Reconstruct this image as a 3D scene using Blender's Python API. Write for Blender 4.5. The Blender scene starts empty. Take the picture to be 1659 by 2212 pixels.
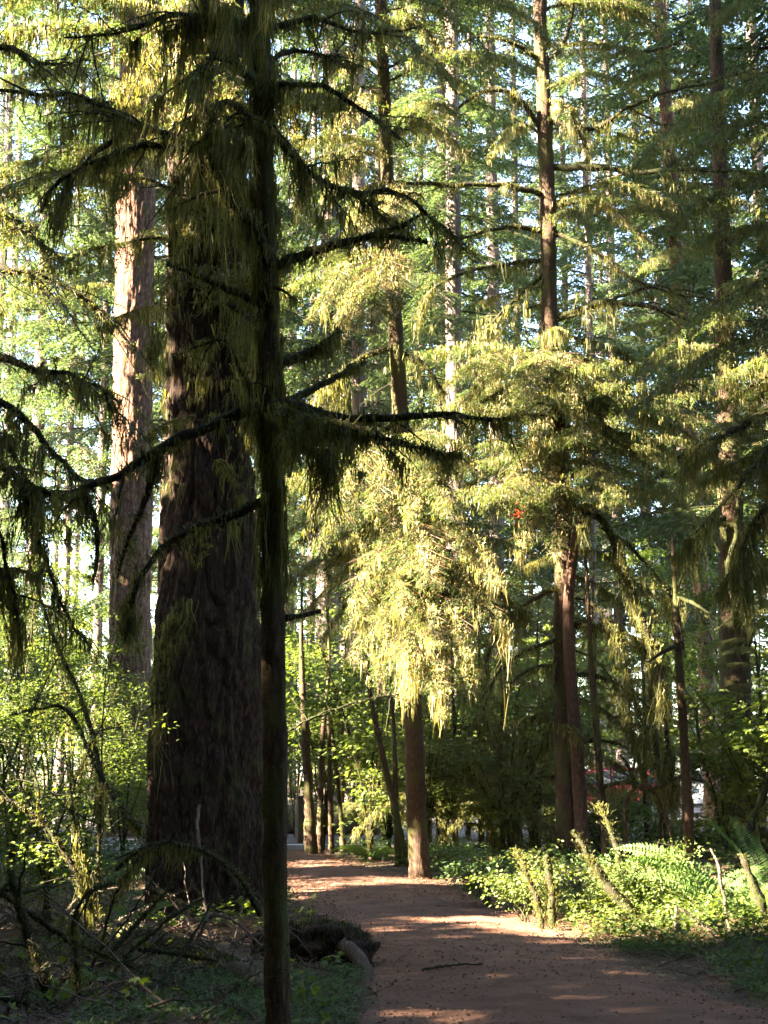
import bpy, math, numpy as np
rad = math.radians
sc = bpy.context.scene
# ------------------------------------------------------------------ camera, sky, sun, exposure
FPX, CX, CY, HOR, EYE = 3318.0, 829.5, 1106.0, 1650.0, 1.6
PITCH = math.atan((HOR - CY) / FPX)
cd = bpy.data.cameras.new('camera'); cam = bpy.data.objects.new('camera', cd)
sc.collection.objects.link(cam); sc.camera = cam
cd.sensor_fit = 'VERTICAL'; cd.sensor_height = 36.0; cd.lens = 36.0 * FPX / 2212.0
cd.clip_start = 0.1; cd.clip_end = 3000
cam.location = (0, 0, EYE); cam.rotation_euler = (math.pi / 2 + PITCH, 0, 0)
SUN_AZ, SUN_EL = rad(108), rad(30)                    # azimuth to the left of the view direction
S = np.array([-math.cos(SUN_EL) * math.sin(SUN_AZ), math.cos(SUN_EL) * math.cos(SUN_AZ), math.sin(SUN_EL)])
w = bpy.data.worlds.new('World'); sc.world = w; w.use_nodes = True
nt = w.node_tree; bg = nt.nodes['Background']
sky = nt.nodes.new('ShaderNodeTexSky'); sky.sky_type = 'NISHITA'; sky.sun_disc = False
sky.sun_elevation = SUN_EL; sky.sun_rotation = -SUN_AZ; sky.air_density = 1.0; sky.dust_density = 1.5
nt.links.new(sky.outputs[0], bg.inputs[0]); bg.inputs[1].default_value = 0.052
sl = bpy.data.lights.new('sun', 'SUN'); sl.energy = 5.0; sl.angle = rad(0.5); sl.color = (1.0, 0.85, 0.66)
so = bpy.data.objects.new('sun', sl); sc.collection.objects.link(so)
import mathutils
so.rotation_euler = mathutils.Vector(S).to_track_quat('Z', 'Y').to_euler()
so.location = (-30, 10, 40)
sc.view_settings.view_transform = 'Standard'; sc.view_settings.look = 'None'
sc.view_settings.exposure = 5.0; sc.view_settings.gamma = 1.0
sc.render.engine = 'CYCLES'
cy = sc.cycles
cy.max_bounces = 7; cy.diffuse_bounces = 4; cy.glossy_bounces = 2; cy.transmission_bounces = 4
cy.transparent_max_bounces = 4; cy.caustics_reflective = False; cy.caustics_refractive = False
cy.use_denoising = True; cy.sample_clamp_indirect = 0.45
cy.volume_bounces = 0
HAZE = 0.00015

# ------------------------------------------------------------------ pixel <-> place
def ray(px, py):
    u = (px - CX) / FPX; v = (CY - py) / FPX; c, s = math.cos(PITCH), math.sin(PITCH)
    return np.array([u, c - v * s, s + v * c])
def at(px, py, Y):
    d = ray(px, py); k = Y / d[1]; return np.array([d[0] * k, Y, EYE + d[2] * k])
def ground_at(px, py):
    d = ray(px, py); k = -EYE / d[2]; return np.array([d[0] * k, d[1] * k, 0.0])
def xat(px, Y):                                       # x at the horizon row
    return at(px, HOR, Y)[0]

# ------------------------------------------------------------------ noise
def _h(ix, iy, iz, seed):
    n = ix * 374761393 + iy * 668265263 + iz * 2147483647 + seed * 974711
    n = (n ^ (n >> 13)) * 1274126177
    n = n & 0x7fffffff
    n = (n ^ (n >> 16))
    return (n & 0xffffff) / float(0xffffff)
def vnoise(p, seed=0):
    p = np.asarray(p, float); i = np.floor(p).astype(np.int64); f = p - i; f = f * f * (3 - 2 * f)
    r = 0
    for dx in (0, 1):
        for dy in (0, 1):
            for dz in (0, 1):
                wt = (f[:, 0] if dx else 1 - f[:, 0]) * (f[:, 1] if dy else 1 - f[:, 1]) * (f[:, 2] if dz else 1 - f[:, 2])
                r = r + wt * _h(i[:, 0] + dx, i[:, 1] + dy, i[:, 2] + dz, seed)
    return r
def fbm(p, seed=0, o=3):
    p = np.asarray(p, float); a = 1.0; t = 0; r = 0
    for k in range(o):
        r = r + a * vnoise(p * (2.03 ** k), seed + k * 17); t += a; a *= 0.5
    return r / t

# ------------------------------------------------------------------ mesh builder
class MB:
    def __init__(s): s.V = []; s.F = []; s.M = []; s.n = 0; s.sm = []
    def add(s, v, f, mi=0, smooth=False):
        v = np.asarray(v, float).reshape(-1, 3); f = np.asarray(f, np.int64)
        if len(f) == 0: return
        s.V.append(v); s.F.append(f + s.n); s.M.append(np.full(len(f), mi, np.int32)); s.sm.append(np.full(len(f), smooth)); s.n += len(v)
    def merge(s, o, R=None, t=None, scale=1.0):
        for v, f, m, sm in zip(o.V, o.F, o.M, o.sm):
            pass
        if o.n == 0: return
        v = np.concatenate(o.V) * scale
        if R is not None: v = v @ np.asarray(R).T
        if t is not None: v = v + np.asarray(t)
        s.V.append(v); base = s.n
        for f, m, sm in zip(o.F, o.M, o.sm): s.F.append(f + base); s.M.append(m); s.sm.append(sm)
        s.n += len(v)
    def mesh(s, name, mats, origin=(0, 0, 0)):
        me = bpy.data.meshes.new(name)
        if s.n:
            V = np.concatenate(s.V) - np.asarray(origin)
            me.vertices.add(len(V)); me.vertices.foreach_set('co', V.astype(np.float32).ravel())
            lt = np.concatenate([np.full(len(f), f.shape[1], np.int32) for f in s.F])
            vi = np.concatenate([f.ravel() for f in s.F]).astype(np.int32)
            ls = np.concatenate([[0], np.cumsum(lt)[:-1]]).astype(np.int32)
            me.loops.add(len(vi)); me.loops.foreach_set('vertex_index', vi)
            me.polygons.add(len(lt)); me.polygons.foreach_set('loop_start', ls)
            me.polygons.foreach_set('material_index', np.concatenate(s.M))
            me.polygons.foreach_set('use_smooth', np.concatenate(s.sm))
            me.update(calc_edges=True)
        for m in (mats if isinstance(mats, (list, tuple)) else [mats]): me.materials.append(m)
        return me
    def build(s, name, mats, parent=None, origin=(0, 0, 0)):
        o = bpy.data.objects.new(name, s.mesh(name, mats, origin)); sc.collection.objects.link(o)
        if parent is not None: o.parent = parent
        return o
def tag(o, label=None, cat=None, group=None, kind=None):
    if label: o['label'] = label
    if cat: o['category'] = cat
    if group: o['group'] = group
    if kind: o['kind'] = kind
    return o
def thing(name, label, cat, loc=(0, 0, 0), group=None, rz=0.0):
    o = bpy.data.objects.new(name, None); sc.collection.objects.link(o)
    o.location = [float(a) for a in loc]; o.rotation_euler = (0, 0, rz); o.empty_display_size = 0.3
    return tag(o, label, cat, group)
def inst(name, me, parent, loc=(0, 0, 0), rot=(0, 0, 0), scale=1.0):
    o = bpy.data.objects.new(name, me); sc.collection.objects.link(o); o.parent = parent
    o.location = [float(a) for a in loc]; o.rotation_euler = rot; o.scale = (scale,) * 3 if np.isscalar(scale) else scale
    return o

# ------------------------------------------------------------------ geometry primitives
UP = np.array([0, 0, 1.0])
def nrm(a): return a / np.maximum(np.linalg.norm(a, axis=-1, keepdims=True), 1e-9)
def smooth(P, n):
    P = np.asarray(P, float); m = len(P)
    if m < 3:
        t = np.linspace(0, m - 1, n); return np.stack([np.interp(t, np.arange(m), P[:, k]) for k in range(P.shape[1])], 1)
    E = np.vstack([2 * P[0] - P[1], P, 2 * P[-1] - P[-2]])
    t = np.linspace(0, m - 1 - 1e-6, n); i = t.astype(int); f = (t - i)[:, None]
    a, b, c, d = E[i], E[i + 1], E[i + 2], E[i + 3]
    return 0.5 * (2 * b + (c - a) * f + (2 * a - 5 * b + 4 * c - d) * f ** 2 + (3 * b - a - 3 * c + d) * f ** 3)
def tangents(P): return nrm(np.gradient(P, axis=0))
def arclen(P): return np.concatenate([[0], np.cumsum(np.linalg.norm(np.diff(P, axis=0), axis=1))])
def along(P, s):
    L = arclen(P); return np.stack([np.interp(s, L, P[:, k]) for k in range(3)], 1)
def tube(mb, P, R, sides=8, mi=0, rough=0.0, seed=0, cap=True, nscale=6.0, bark=None):
    P = np.asarray(P, float); n = len(P); R = np.broadcast_to(np.asarray(R, float), (n,)); T = tangents(P)
    ref = np.array([0, 0, 1.0]) if abs(T[:, 2]).mean() < 0.8 else np.array([0, 1.0, 0])
    A = nrm(np.cross(T, ref)); B = np.cross(T, A)
    th = np.linspace(0, 2 * math.pi, sides, endpoint=False)
    C, Sn = np.cos(th), np.sin(th)
    dirs = A[:, None, :] * C[None, :, None] + B[:, None, :] * Sn[None, :, None]
    rr = np.repeat(R[:, None], sides, 1)
    if bark is not None: rr = rr + bark(P, th, R)
    elif rough: rr = rr * (1 + rough * (2 * vnoise((P[:, None, :] + dirs * R[:, None, None]).reshape(-1, 3) * nscale, seed).reshape(n, sides) - 1))
    V = P[:, None, :] + dirs * rr[:, :, None]
    i = np.arange(n - 1)[:, None] * sides; j = np.arange(sides)[None, :]; j2 = (j + 1) % sides
    q = np.stack([i + j, i + j2, i + sides + j2, i + sides + j], -1).reshape(-1, 4)
    V = V.reshape(-1, 3); base = 0
    mb.add(V, q, mi, True)
    if cap:
        for k, ring in ((0, np.arange(sides)), (n - 1, (n - 1) * sides + np.arange(sides))):
            c = np.vstack([V[ring], P[k][None]]); a = np.arange(sides)
            mb.add(c, np.stack([a, (a + 1) % sides, np.full(sides, sides)], 1), mi, False)
def diamonds(mb, P, D, N, L, W, mi=0, fold=0.12):
    if len(P) == 0: return
    D = nrm(D); Sd = nrm(np.cross(D, N)); N2 = np.cross(Sd, D)
    L = np.broadcast_to(L, (len(P),))[:, None]; W = np.broadcast_to(W, (len(P),))[:, None]
    v = np.stack([P, P + D * L * .45 + Sd * W * .5 + N2 * W * fold, P + D * L, P + D * L * .45 - Sd * W * .5 + N2 * W * fold], 1)
    mb.add(v.reshape(-1, 3), np.arange(len(P) * 4).reshape(-1, 4), mi)
def strands(mb, P, L, W, rng, axis=None, segs=3, curl=0.12, mi=0, taper=0.75):
    N = len(P)
    if N == 0: return
    L = np.broadcast_to(L, (N,)); W = np.broadcast_to(W, (N,))
    if axis is None: axis = np.stack([rng.normal(0, .05, N), rng.normal(0, .05, N), -np.ones(N)], 1)
    axis = nrm(axis); a = rng.uniform(0, math.pi, N)
    sd = np.stack([np.cos(a), np.sin(a), np.zeros(N)], 1)
    sd = nrm(sd - axis * (sd * axis).sum(1, keepdims=True))
    t = np.linspace(0, 1, segs + 1)
    c1 = rng.normal(0, curl, (N, 3)) * L[:, None]; c2 = rng.normal(0, curl * .5, (N, 3)) * L[:, None]
    X = P[:, None, :] + axis[:, None, :] * (L[:, None] * t)[:, :, None] + c1[:, None, :] * (t * t)[None, :, None] + c2[:, None, :] * np.sin(t * 6.28)[None, :, None]
    wd = W[:, None] * (1 - t[None, :] * taper) * .5
    V = np.stack([X + sd[:, None, :] * wd[:, :, None], X - sd[:, None, :] * wd[:, :, None]], 2)
    m = (segs + 1) * 2
    b = np.arange(N)[:, None] * m; k = np.arange(segs)[None, :] * 2
    q = np.stack([b + k, b + k + 1, b + k + 3, b + k + 2], -1).reshape(-1, 4)
    mb.add(V.reshape(-1, 3), q, mi)
def curtain(mb, P, rng, per_m=14, length=.25, clump=12, W=.007, spread=.035, lat=.02, var=1.6, segs=3, t0=0.0, t1=1.0, nf=3.0):
    """hanging moss in tapering clumps along a path"""
    L = arclen(P); tot = L[-1]; M = max(1, int(tot * per_m))
    s = rng.uniform(t0 * tot, t1 * tot, M); C = along(P, s)
    n = vnoise(np.stack([s * nf, np.full(M, rng.uniform(0, 99)), np.zeros(M)], 1), 5)
    cl = length * (0.07 + 1.55 * var * n ** 3 * rng.uniform(.4, 1.3, M))
    k = np.repeat(np.arange(M), clump); N = len(k)
    off = rng.normal(0, 1, (N, 3)) * np.array([spread, spread, .0]); T = nrm(np.gradient(P, axis=0))
    d = np.abs(off[:, :2]).sum(1) / spread
    start = C[k] + off * 1.0 + rng.normal(0, lat * .3, (N, 3))
    ax = np.stack([-off[:, 0] / np.maximum(cl[k], .05) * .6, -off[:, 1] / np.maximum(cl[k], .05) * .6, -np.ones(N)], 1) + rng.normal(0, .11, (N, 3))
    strands(mb, start, cl[k] * rng.uniform(.35, 1.1, N) * np.exp(-.15 * d), W * rng.uniform(.5, 1.5, N), rng, ax, segs, .13)
def fuzz(mb, P, R, rng, per_m=260, L=.03, W=.006, up=.2, segs=1, mi=0):
    """short moss pile on a limb"""
    A = arclen(P); tot = A[-1]; N = int(tot * per_m)
    if N == 0: return
    s = rng.uniform(0, tot, N); C = along(P, s); r = np.interp(s, A, np.broadcast_to(R, (len(P),)))
    T = np.stack([np.interp(s, A, tangents(P)[:, k]) for k in range(3)], 1)
    d = rng.normal(0, 1, (N, 3)); d = nrm(d - T * (d * T).sum(1, keepdims=True)); ax = nrm(d + np.array([0, 0, up]) + rng.normal(0, .3, (N, 3)))
    strands(mb, C + d * r[:, None] * .9, L * rng.uniform(.4, 1.4, N), W * rng.uniform(.6, 1.4, N), rng, ax, segs, .2, mi, .6)
def spray(mb, P, rng, wid, spacing=.06, leafL=.05, leafW=.016, leafgap=.02, droop=.25, mi=0, mit=None, t0=.08, angle=.8, moss=None, mossL=.15, mossn=0, prof=None, twigw=.006, ujit=.35):
    """flat conifer spray along a bough: side twigs both ways, each carrying needle leaflets"""
    A = arclen(P); tot = A[-1]; n = max(2, int(tot * (1 - t0) / spacing))
    s = np.repeat(np.linspace(t0 * tot, tot, n), 2) + rng.normal(0, spacing * .3, n * 2); s = np.clip(s, 0, tot)
    side = np.tile([1.0, -1.0], n); t = s / tot
    C = along(P, s); Tm = tangents(P); T = np.stack([np.interp(s, A, Tm[:, k]) for k in range(3)], 1)
    Sd = nrm(np.cross(T, UP) + 1e-6)
    pr = (prof(t) if prof else np.minimum(1, (t / .3 + .25)) * (1 - t) ** .6 + .12)
    l = wid * pr * rng.uniform(.55, 1.15, n * 2)
    dz = -droop * rng.uniform(.3, 1.5, n * 2)
    d = nrm(T * (1 - angle * .5) + Sd * side[:, None] * angle + UP * dz[:, None] + rng.normal(0, .08, (n * 2, 3)))
    if mit is not None: strands(mb, C, l, twigw, rng, d, 2, .03, mit, .7)
    cnt = np.maximum(2, (l / leafgap).astype(int)); k = np.repeat(np.arange(n * 2), cnt)
    u = rng.uniform(.05, 1.02, len(k)); Ls = l[k]
    X = C[k] + d[k] * (Ls * u)[:, None] + UP * (-droop * .7 * u * u * Ls)[:, None]
    sg = np.where(rng.random(len(k)) < .5, 1.0, -1.0)
    pd = nrm(np.cross(d[k], UP) + 1e-6)
    D = d[k] * .6 + pd * sg[:, None] * .75 + UP * (-droop * .5) + rng.normal(0, .15, (len(k), 3))
    Nn = UP + rng.normal(0, ujit, (len(k), 3))
    diamonds(mb, X, D, Nn, leafL * rng.uniform(.6, 1.25, len(k)) * (1.15 - .5 * u), leafW * rng.uniform(.7, 1.3, len(k)), mi)
    if moss is not None and mossn:
        q = rng.integers(0, len(k), int(mossn)); q2 = np.repeat(q, 5)
        N = len(q2); strands(moss, X[q2] + rng.normal(0, .015, (N, 3)), mossL * np.repeat(rng.uniform(.25, 1.0, len(q)) ** 1.5 * 1.5, 5) * rng.uniform(.4, 1, N), .008 * rng.uniform(.6, 1.5, N), rng, None, 2, .08)

# ------------------------------------------------------------------ materials
def mat(name):
    m = bpy.data.materials.new(name); m.use_nodes = True; t = m.node_tree; t.nodes.clear()
    return m, t, t.nodes.new('ShaderNodeOutputMaterial')
def ramp(t, stops):
    r = t.nodes.new('ShaderNodeValToRGB'); e = r.color_ramp.elements
    while len(e) > 1: e.remove(e[-1])
    e[0].position = stops[0][0]; e[0].color = (*stops[0][1], 1)
    for p, c in stops[1:]:
        k = e.new(p); k.color = (*c, 1)
    return r
def leaf_mat(name, stops, trans=.45, tcol=(1.25, 1.3, .6), rough=.55, nscale=1.3, nmix=.45, spec=.35):
    """leaves: colour per leaf and per clump, light passes through"""
    m, t, out = mat(name)
    g = t.nodes.new('ShaderNodeNewGeometry'); tc = t.nodes.new('ShaderNodeTexCoord')
    nz = t.nodes.new('ShaderNodeTexNoise'); nz.inputs['Scale'].default_value = nscale; nz.inputs['Detail'].default_value = 2
    t.links.new(g.outputs['Position'], nz.inputs['Vector'])
    mx = t.nodes.new('ShaderNodeMix'); mx.data_type = 'FLOAT'; mx.inputs[0].default_value = nmix
    t.links.new(g.outputs['Random Per Island'], mx.inputs[2]); t.links.new(nz.outputs['Fac'], mx.inputs[3])
    r = ramp(t, stops); t.links.new(mx.outputs[0], r.inputs[0])
    p = t.nodes.new('ShaderNodeBsdfPrincipled'); p.inputs['Roughness'].default_value = rough
    p.inputs['Specular IOR Level'].default_value = spec
    t.links.new(r.outputs[0], p.inputs['Base Color'])
    tl = t.nodes.new('ShaderNodeBsdfTranslucent')
    mu = t.nodes.new('ShaderNodeMix'); mu.data_type = 'RGBA'; mu.blend_type = 'MULTIPLY'; mu.inputs[0].default_value = 1
    t.links.new(r.outputs[0], mu.inputs[6]); mu.inputs[7].default_value = (*tcol, 1)
    t.links.new(mu.outputs[2], tl.inputs[0])
    ms = t.nodes.new('ShaderNodeMixShader'); ms.inputs[0].default_value = trans
    t.links.new(p.outputs[0], ms.inputs[1]); t.links.new(tl.outputs[0], ms.inputs[2]); t.links.new(ms.outputs[0], out.inputs[0])
    return m
def bark_mat(name, stops, scale=(9, 9, 1.6), bump=.5, moss=None, mossamt=.5, dist=.03):
    m, t, out = mat(name); g = t.nodes.new('ShaderNodeNewGeometry')
    mp = t.nodes.new('ShaderNodeMapping'); mp.inputs['Scale'].default_value = scale; t.links.new(g.outputs['Position'], mp.inputs[0])
    v = t.nodes.new('ShaderNodeTexVoronoi'); v.feature = 'DISTANCE_TO_EDGE'; v.inputs['Scale'].default_value = 1.0
    nz = t.nodes.new('ShaderNodeTexNoise'); nz.inputs['Scale'].default_value = 2.2; nz.inputs['Detail'].default_value = 6
    nz.inputs['Distortion'].default_value = .6
    t.links.new(mp.outputs[0], nz.inputs['Vector'])
    ad = t.nodes.new('ShaderNodeVectorMath'); ad.operation = 'MULTIPLY_ADD'; ad.inputs[1].default_value = (.55,) * 3
    t.links.new(nz.outputs['Color'], ad.inputs[0]); t.links.new(mp.outputs[0], ad.inputs[2]); t.links.new(ad.outputs[0], v.inputs['Vector'])
    mm = t.nodes.new('ShaderNodeMath'); mm.operation = 'MULTIPLY_ADD'; mm.inputs[1].default_value = 1.1
    t.links.new(v.outputs[0], mm.inputs[0])
    m2 = t.nodes.new('ShaderNodeMath'); m2.operation = 'MULTIPLY'; m2.inputs[1].default_value = .6
    t.links.new(nz.outputs['Fac'], m2.inputs[0]); t.links.new(m2.outputs[0], mm.inputs[2])
    r = ramp(t, stops); t.links.new(mm.outputs[0], r.inputs[0]); col = r.outputs[0]
    if moss:
        n2 = t.nodes.new('ShaderNodeTexNoise'); n2.inputs['Scale'].default_value = 2.4; n2.inputs['Detail'].default_value = 5
        t.links.new(g.outputs['Position'], n2.inputs['Vector'])
        r2 = ramp(t, [(.62 - .3 * mossamt, (0, 0, 0)), (.78 - .3 * mossamt, (1, 1, 1))]); t.links.new(n2.outputs['Fac'], r2.inputs[0])
        mx = t.nodes.new('ShaderNodeMix'); mx.data_type = 'RGBA'; t.links.new(r2.outputs[0], mx.inputs[0])
        t.links.new(col, mx.inputs[6]); mx.inputs[7].default_value = (*moss, 1); col = mx.outputs[2]
    p = t.nodes.new('ShaderNodeBsdfPrincipled'); p.inputs['Roughness'].default_value = .9; p.inputs['Specular IOR Level'].default_value = .2
    t.links.new(col, p.inputs['Base Color'])
    b = t.nodes.new('ShaderNodeBump'); b.inputs['Strength'].default_value = bump; b.inputs['Distance'].default_value = dist
    t.links.new(mm.outputs[0], b.inputs['Height']); t.links.new(b.outputs[0], p.inputs['Normal']); t.links.new(p.outputs[0], out.inputs[0])
    return m
def soil_mat(name, stops, scale=3.0, fine=60.0, bump=.4, leafspots=None):
    m, t, out = mat(name); g = t.nodes.new('ShaderNodeNewGeometry')
    n1 = t.nodes.new('ShaderNodeTexNoise'); n1.inputs['Scale'].default_value = scale; n1.inputs['Detail'].default_value = 8; n1.inputs['Roughness'].default_value = .65
    n2 = t.nodes.new('ShaderNodeTexNoise'); n2.inputs['Scale'].default_value = fine; n2.inputs['Detail'].default_value = 4
    for n in (n1, n2): t.links.new(g.outputs['Position'], n.inputs['Vector'])
    mx = t.nodes.new('ShaderNodeMix'); mx.data_type = 'FLOAT'; mx.inputs[0].default_value = .5
    t.links.new(n1.outputs['Fac'], mx.inputs[2]); t.links.new(n2.outputs['Fac'], mx.inputs[3])
    r = ramp(t, stops); t.links.new(mx.outputs[0], r.inputs[0])
    p = t.nodes.new('ShaderNodeBsdfPrincipled'); p.inputs['Roughness'].default_value = .92; p.inputs['Specular IOR Level'].default_value = .2
    t.links.new(r.outputs[0], p.inputs['Base Color'])
    b = t.nodes.new('ShaderNodeBump'); b.inputs['Strength'].default_value = bump; b.inputs['Distance'].default_value = .02
    t.links.new(mx.outputs[0], b.inputs['Height']); t.links.new(b.outputs[0], p.inputs['Normal']); t.links.new(p.outputs[0], out.inputs[0])
    return m
def plain_mat(name, col, rough=.5, metal=0.0, coat=0.0, nz=.15):
    m, t, out = mat(name); g = t.nodes.new('ShaderNodeNewGeometry')
    n1 = t.nodes.new('ShaderNodeTexNoise'); n1.inputs['Scale'].default_value = 7; n1.inputs['Detail'].default_value = 5
    t.links.new(g.outputs['Position'], n1.inputs['Vector'])
    r = ramp(t, [(.3, tuple(c * (1 - nz) for c in col)), (.7, tuple(min(1, c * (1 + nz)) for c in col))]); t.links.new(n1.outputs['Fac'], r.inputs[0])
    p = t.nodes.new('ShaderNodeBsdfPrincipled'); p.inputs['Roughness'].default_value = rough; p.inputs['Metallic'].default_value = metal
    p.inputs['Coat Weight'].default_value = coat; t.links.new(r.outputs[0], p.inputs['Base Color']); t.links.new(p.outputs[0], out.inputs[0])
    return m
M_NEED = leaf_mat('hemlock_needles', [(.0, (.035, .055, .018)), (.45, (.075, .11, .034)), (.8, (.13, .165, .06)), (1, (.21, .20, .10))], .45, rough=.42, spec=.6)
M_NEEDFAR = leaf_mat('fir_needles', [(.0, (.04, .065, .035)), (.5, (.065, .10, .045)), (1, (.11, .15, .06))], .45, nscale=.5)
M_TWIG = leaf_mat('brown_twigs', [(.0, (.05, .03, .018)), (1, (.14, .075, .04))], .1)
M_MOSS = leaf_mat('hanging_moss', [(.0, (.038, .038, .011)), (.45, (.10, .102, .030)), (.8, (.24, .235, .09)), (1, (.46, .44, .25))], .6, (1.25, 1.15, .5))
M_MOSSLIT = leaf_mat('sunlit_hanging_moss', [(.0, (.09, .08, .028)), (.4, (.27, .24, .09)), (1, (.58, .53, .34))], .5, (1.25, 1.15, .55))  # paler copy of hanging_moss: brightness of the sunlit boughs put into the colour
M_MOSSD = leaf_mat('cushion_moss', [(.0, (.02, .024, .007)), (.6, (.05, .055, .014)), (1, (.10, .10, .026))], .25, (1.2, 1.2, .5))
M_MAPLE = leaf_mat('maple_leaves', [(.0, (.045, .075, .02)), (.5, (.085, .125, .03)), (.8, (.16, .18, .04)), (.95, (.28, .23, .06)), (1, (.30, .17, .05))], .55, (1.35, 1.35, .5))
M_HUCK = leaf_mat('huckleberry_leaves', [(.0, (.045, .075, .02)), (.55, (.095, .135, .035)), (.9, (.2, .2, .06)), (1, (.24, .15, .06))], .45)
M_FERN = leaf_mat('fern_fronds', [(.0, (.06, .12, .03)), (1, (.13, .20, .05))], .45)
M_COVER = leaf_mat('ground_leaves', [(.0, (.03, .065, .018)), (.6, (.065, .115, .03)), (1, (.12, .16, .05))], .4, nscale=2.0)
M_LITTER = leaf_mat('fallen_leaves', [(.0, (.07, .035, .02)), (.5, (.15, .075, .04)), (.85, (.22, .11, .06)), (1, (.32, .2, .1))], .15)
M_RED = leaf_mat('red_leaves', [(.0, (.25, .03, .015)), (1, (.45, .08, .02))], .4)
M_FIR = bark_mat('furrowed_fir_bark', [(.14, (.006, .004, .0025)), (.36, (.022, .013, .008)), (.7, (.058, .034, .021)), (1, (.13, .082, .054))], (22, 22, 6), .9, (.05, .055, .018), .16)
M_FIR2 = bark_mat('red_fir_bark', [(.12, (.022, .012, .007)), (.4, (.10, .052, .032)), (1, (.28, .165, .11))], (13, 13, 4), .9, (.06, .065, .02), .15)
M_FARB = bark_mat('grey_far_bark', [(.12, (.05, .04, .035)), (.5, (.13, .10, .085)), (1, (.22, .17, .145))], (9, 9, 1.4), .5)
M_HEM = bark_mat('hemlock_bark', [(.1, (.018, .012, .008)), (.45, (.055, .034, .02)), (1, (.11, .07, .042))], (30, 30, 7), .5, (.06, .06, .017), .45, .012)
M_RBARK = bark_mat('reddish_bark', [(.1, (.03, .016, .011)), (.45, (.085, .046, .031)), (1, (.16, .09, .062))], (34, 34, 7), .5, (.06, .06, .017), .1, .012)
M_LIMB = bark_mat('mossy_limb', [(.1, (.012, .009, .006)), (1, (.04, .029, .018))], (40, 40, 40), .5, (.03, .033, .010), .75, .01)
M_DEAD = bark_mat('dead_wood', [(.1, (.05, .035, .027)), (1, (.20, .15, .115))], (40, 40, 9), .4, None, 0, .01)
M_SOIL = soil_mat('forest_floor', [(.3, (.025, .016, .010)), (.5, (.07, .046, .028)), (.62, (.07, .065, .025)), (.8, (.14, .09, .055))], 1.7)
M_PATH = soil_mat('trodden_path', [(.3, (.04, .023, .014)), (.5, (.12, .060, .037)), (.7, (.23, .124, .08))], 2.4, 90, .5)
M_ROAD = soil_mat('asphalt', [(.3, (.07, .06, .062)), (.7, (.12, .105, .105))], 3, 120, .2)
M_WHITE = plain_mat('road_paint', (.75, .72, .72), .7)

# ------------------------------------------------------------------ ground, path, road
PL = [(790, 2300), (792, 2212), (795, 2110), (772, 2060), (735, 2030), (690, 1990), (650, 1950), (620, 1910), (600, 1880), (590, 1860), (585, 1845)]
PR = [(1830, 2300), (1700, 2212), (1480, 2125), (1330, 2075), (1210, 2020), (1100, 1965), (1010, 1935), (930, 1905), (800, 1877), (742, 1862), (715, 1845)]
pl = smooth(np.array([ground_at(*p) for p in PL]), 120); pr_ = smooth(np.array([ground_at(*p) for p in PR]), 120)
pl = np.vstack([[-.25, -8, 0], pl]); pr_ = np.vstack([[3.2, -8, 0], pr_]); pl[0, 0] = pl[1, 0]; pr_[0, 0] = pr_[1, 0] + 1
ROADY = 29.2
def path_dist(x, y):
    """signed distance outside the path (metres, sideways); negative inside"""
    xl = np.interp(y, pl[:, 1], pl[:, 0]); xr = np.interp(y, pr_[:, 1], pr_[:, 0])
    return np.maximum(xl - x, x - xr)
def gh(x, y):
    x = np.asarray(x, float); y = np.asarray(y, float); sh = x.shape
    p = np.stack([x.ravel(), y.ravel(), np.zeros(x.size)], 1)
    h = .38 * (fbm(p * .35, 3, 3) - .42) + .09 * (vnoise(p * 1.7, 8) - .5)
    d = path_dist(p[:, 0], p[:, 1]); k = np.clip((d - .05) / 1.6, 0, 1); k = k * k * (3 - 2 * k)
    k = np.where(p[:, 1] > 27.5, np.minimum(k, np.clip((28.8 - p[:, 1]) / 1.2, 0, 1)), k)
    far = np.clip((p[:, 1] - 62) / 40, 0, 1); k = np.maximum(k, far * 1.0)
    return (np.maximum(h, -.06) * k - .0).reshape(sh)
gx = np.concatenate([[-200, -150, -90, -60], np.arange(-40, 40.01, .25), [60, 90, 150, 200]])
gy = np.concatenate([[-60, -30], np.arange(-16, 45, .25), np.arange(45, 70, 1), [75, 85, 100, 130, 180, 260]])
X, Y = np.meshgrid(gx, gy); Z = gh(X, Y)
n0, n1 = X.shape; ii = np.arange(n0 - 1)[:, None] * n1 + np.arange(n1 - 1)[None, :]
g = MB(); g.add(np.stack([X, Y, Z], -1).reshape(-1, 3), np.stack([ii, ii + 1, ii + n1 + 1, ii + n1], -1).reshape(-1, 4), 0, True)
tag(g.build('ground', M_SOIL), 'brown forest floor under the trees and ground plants', 'ground', kind='structure')
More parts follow.
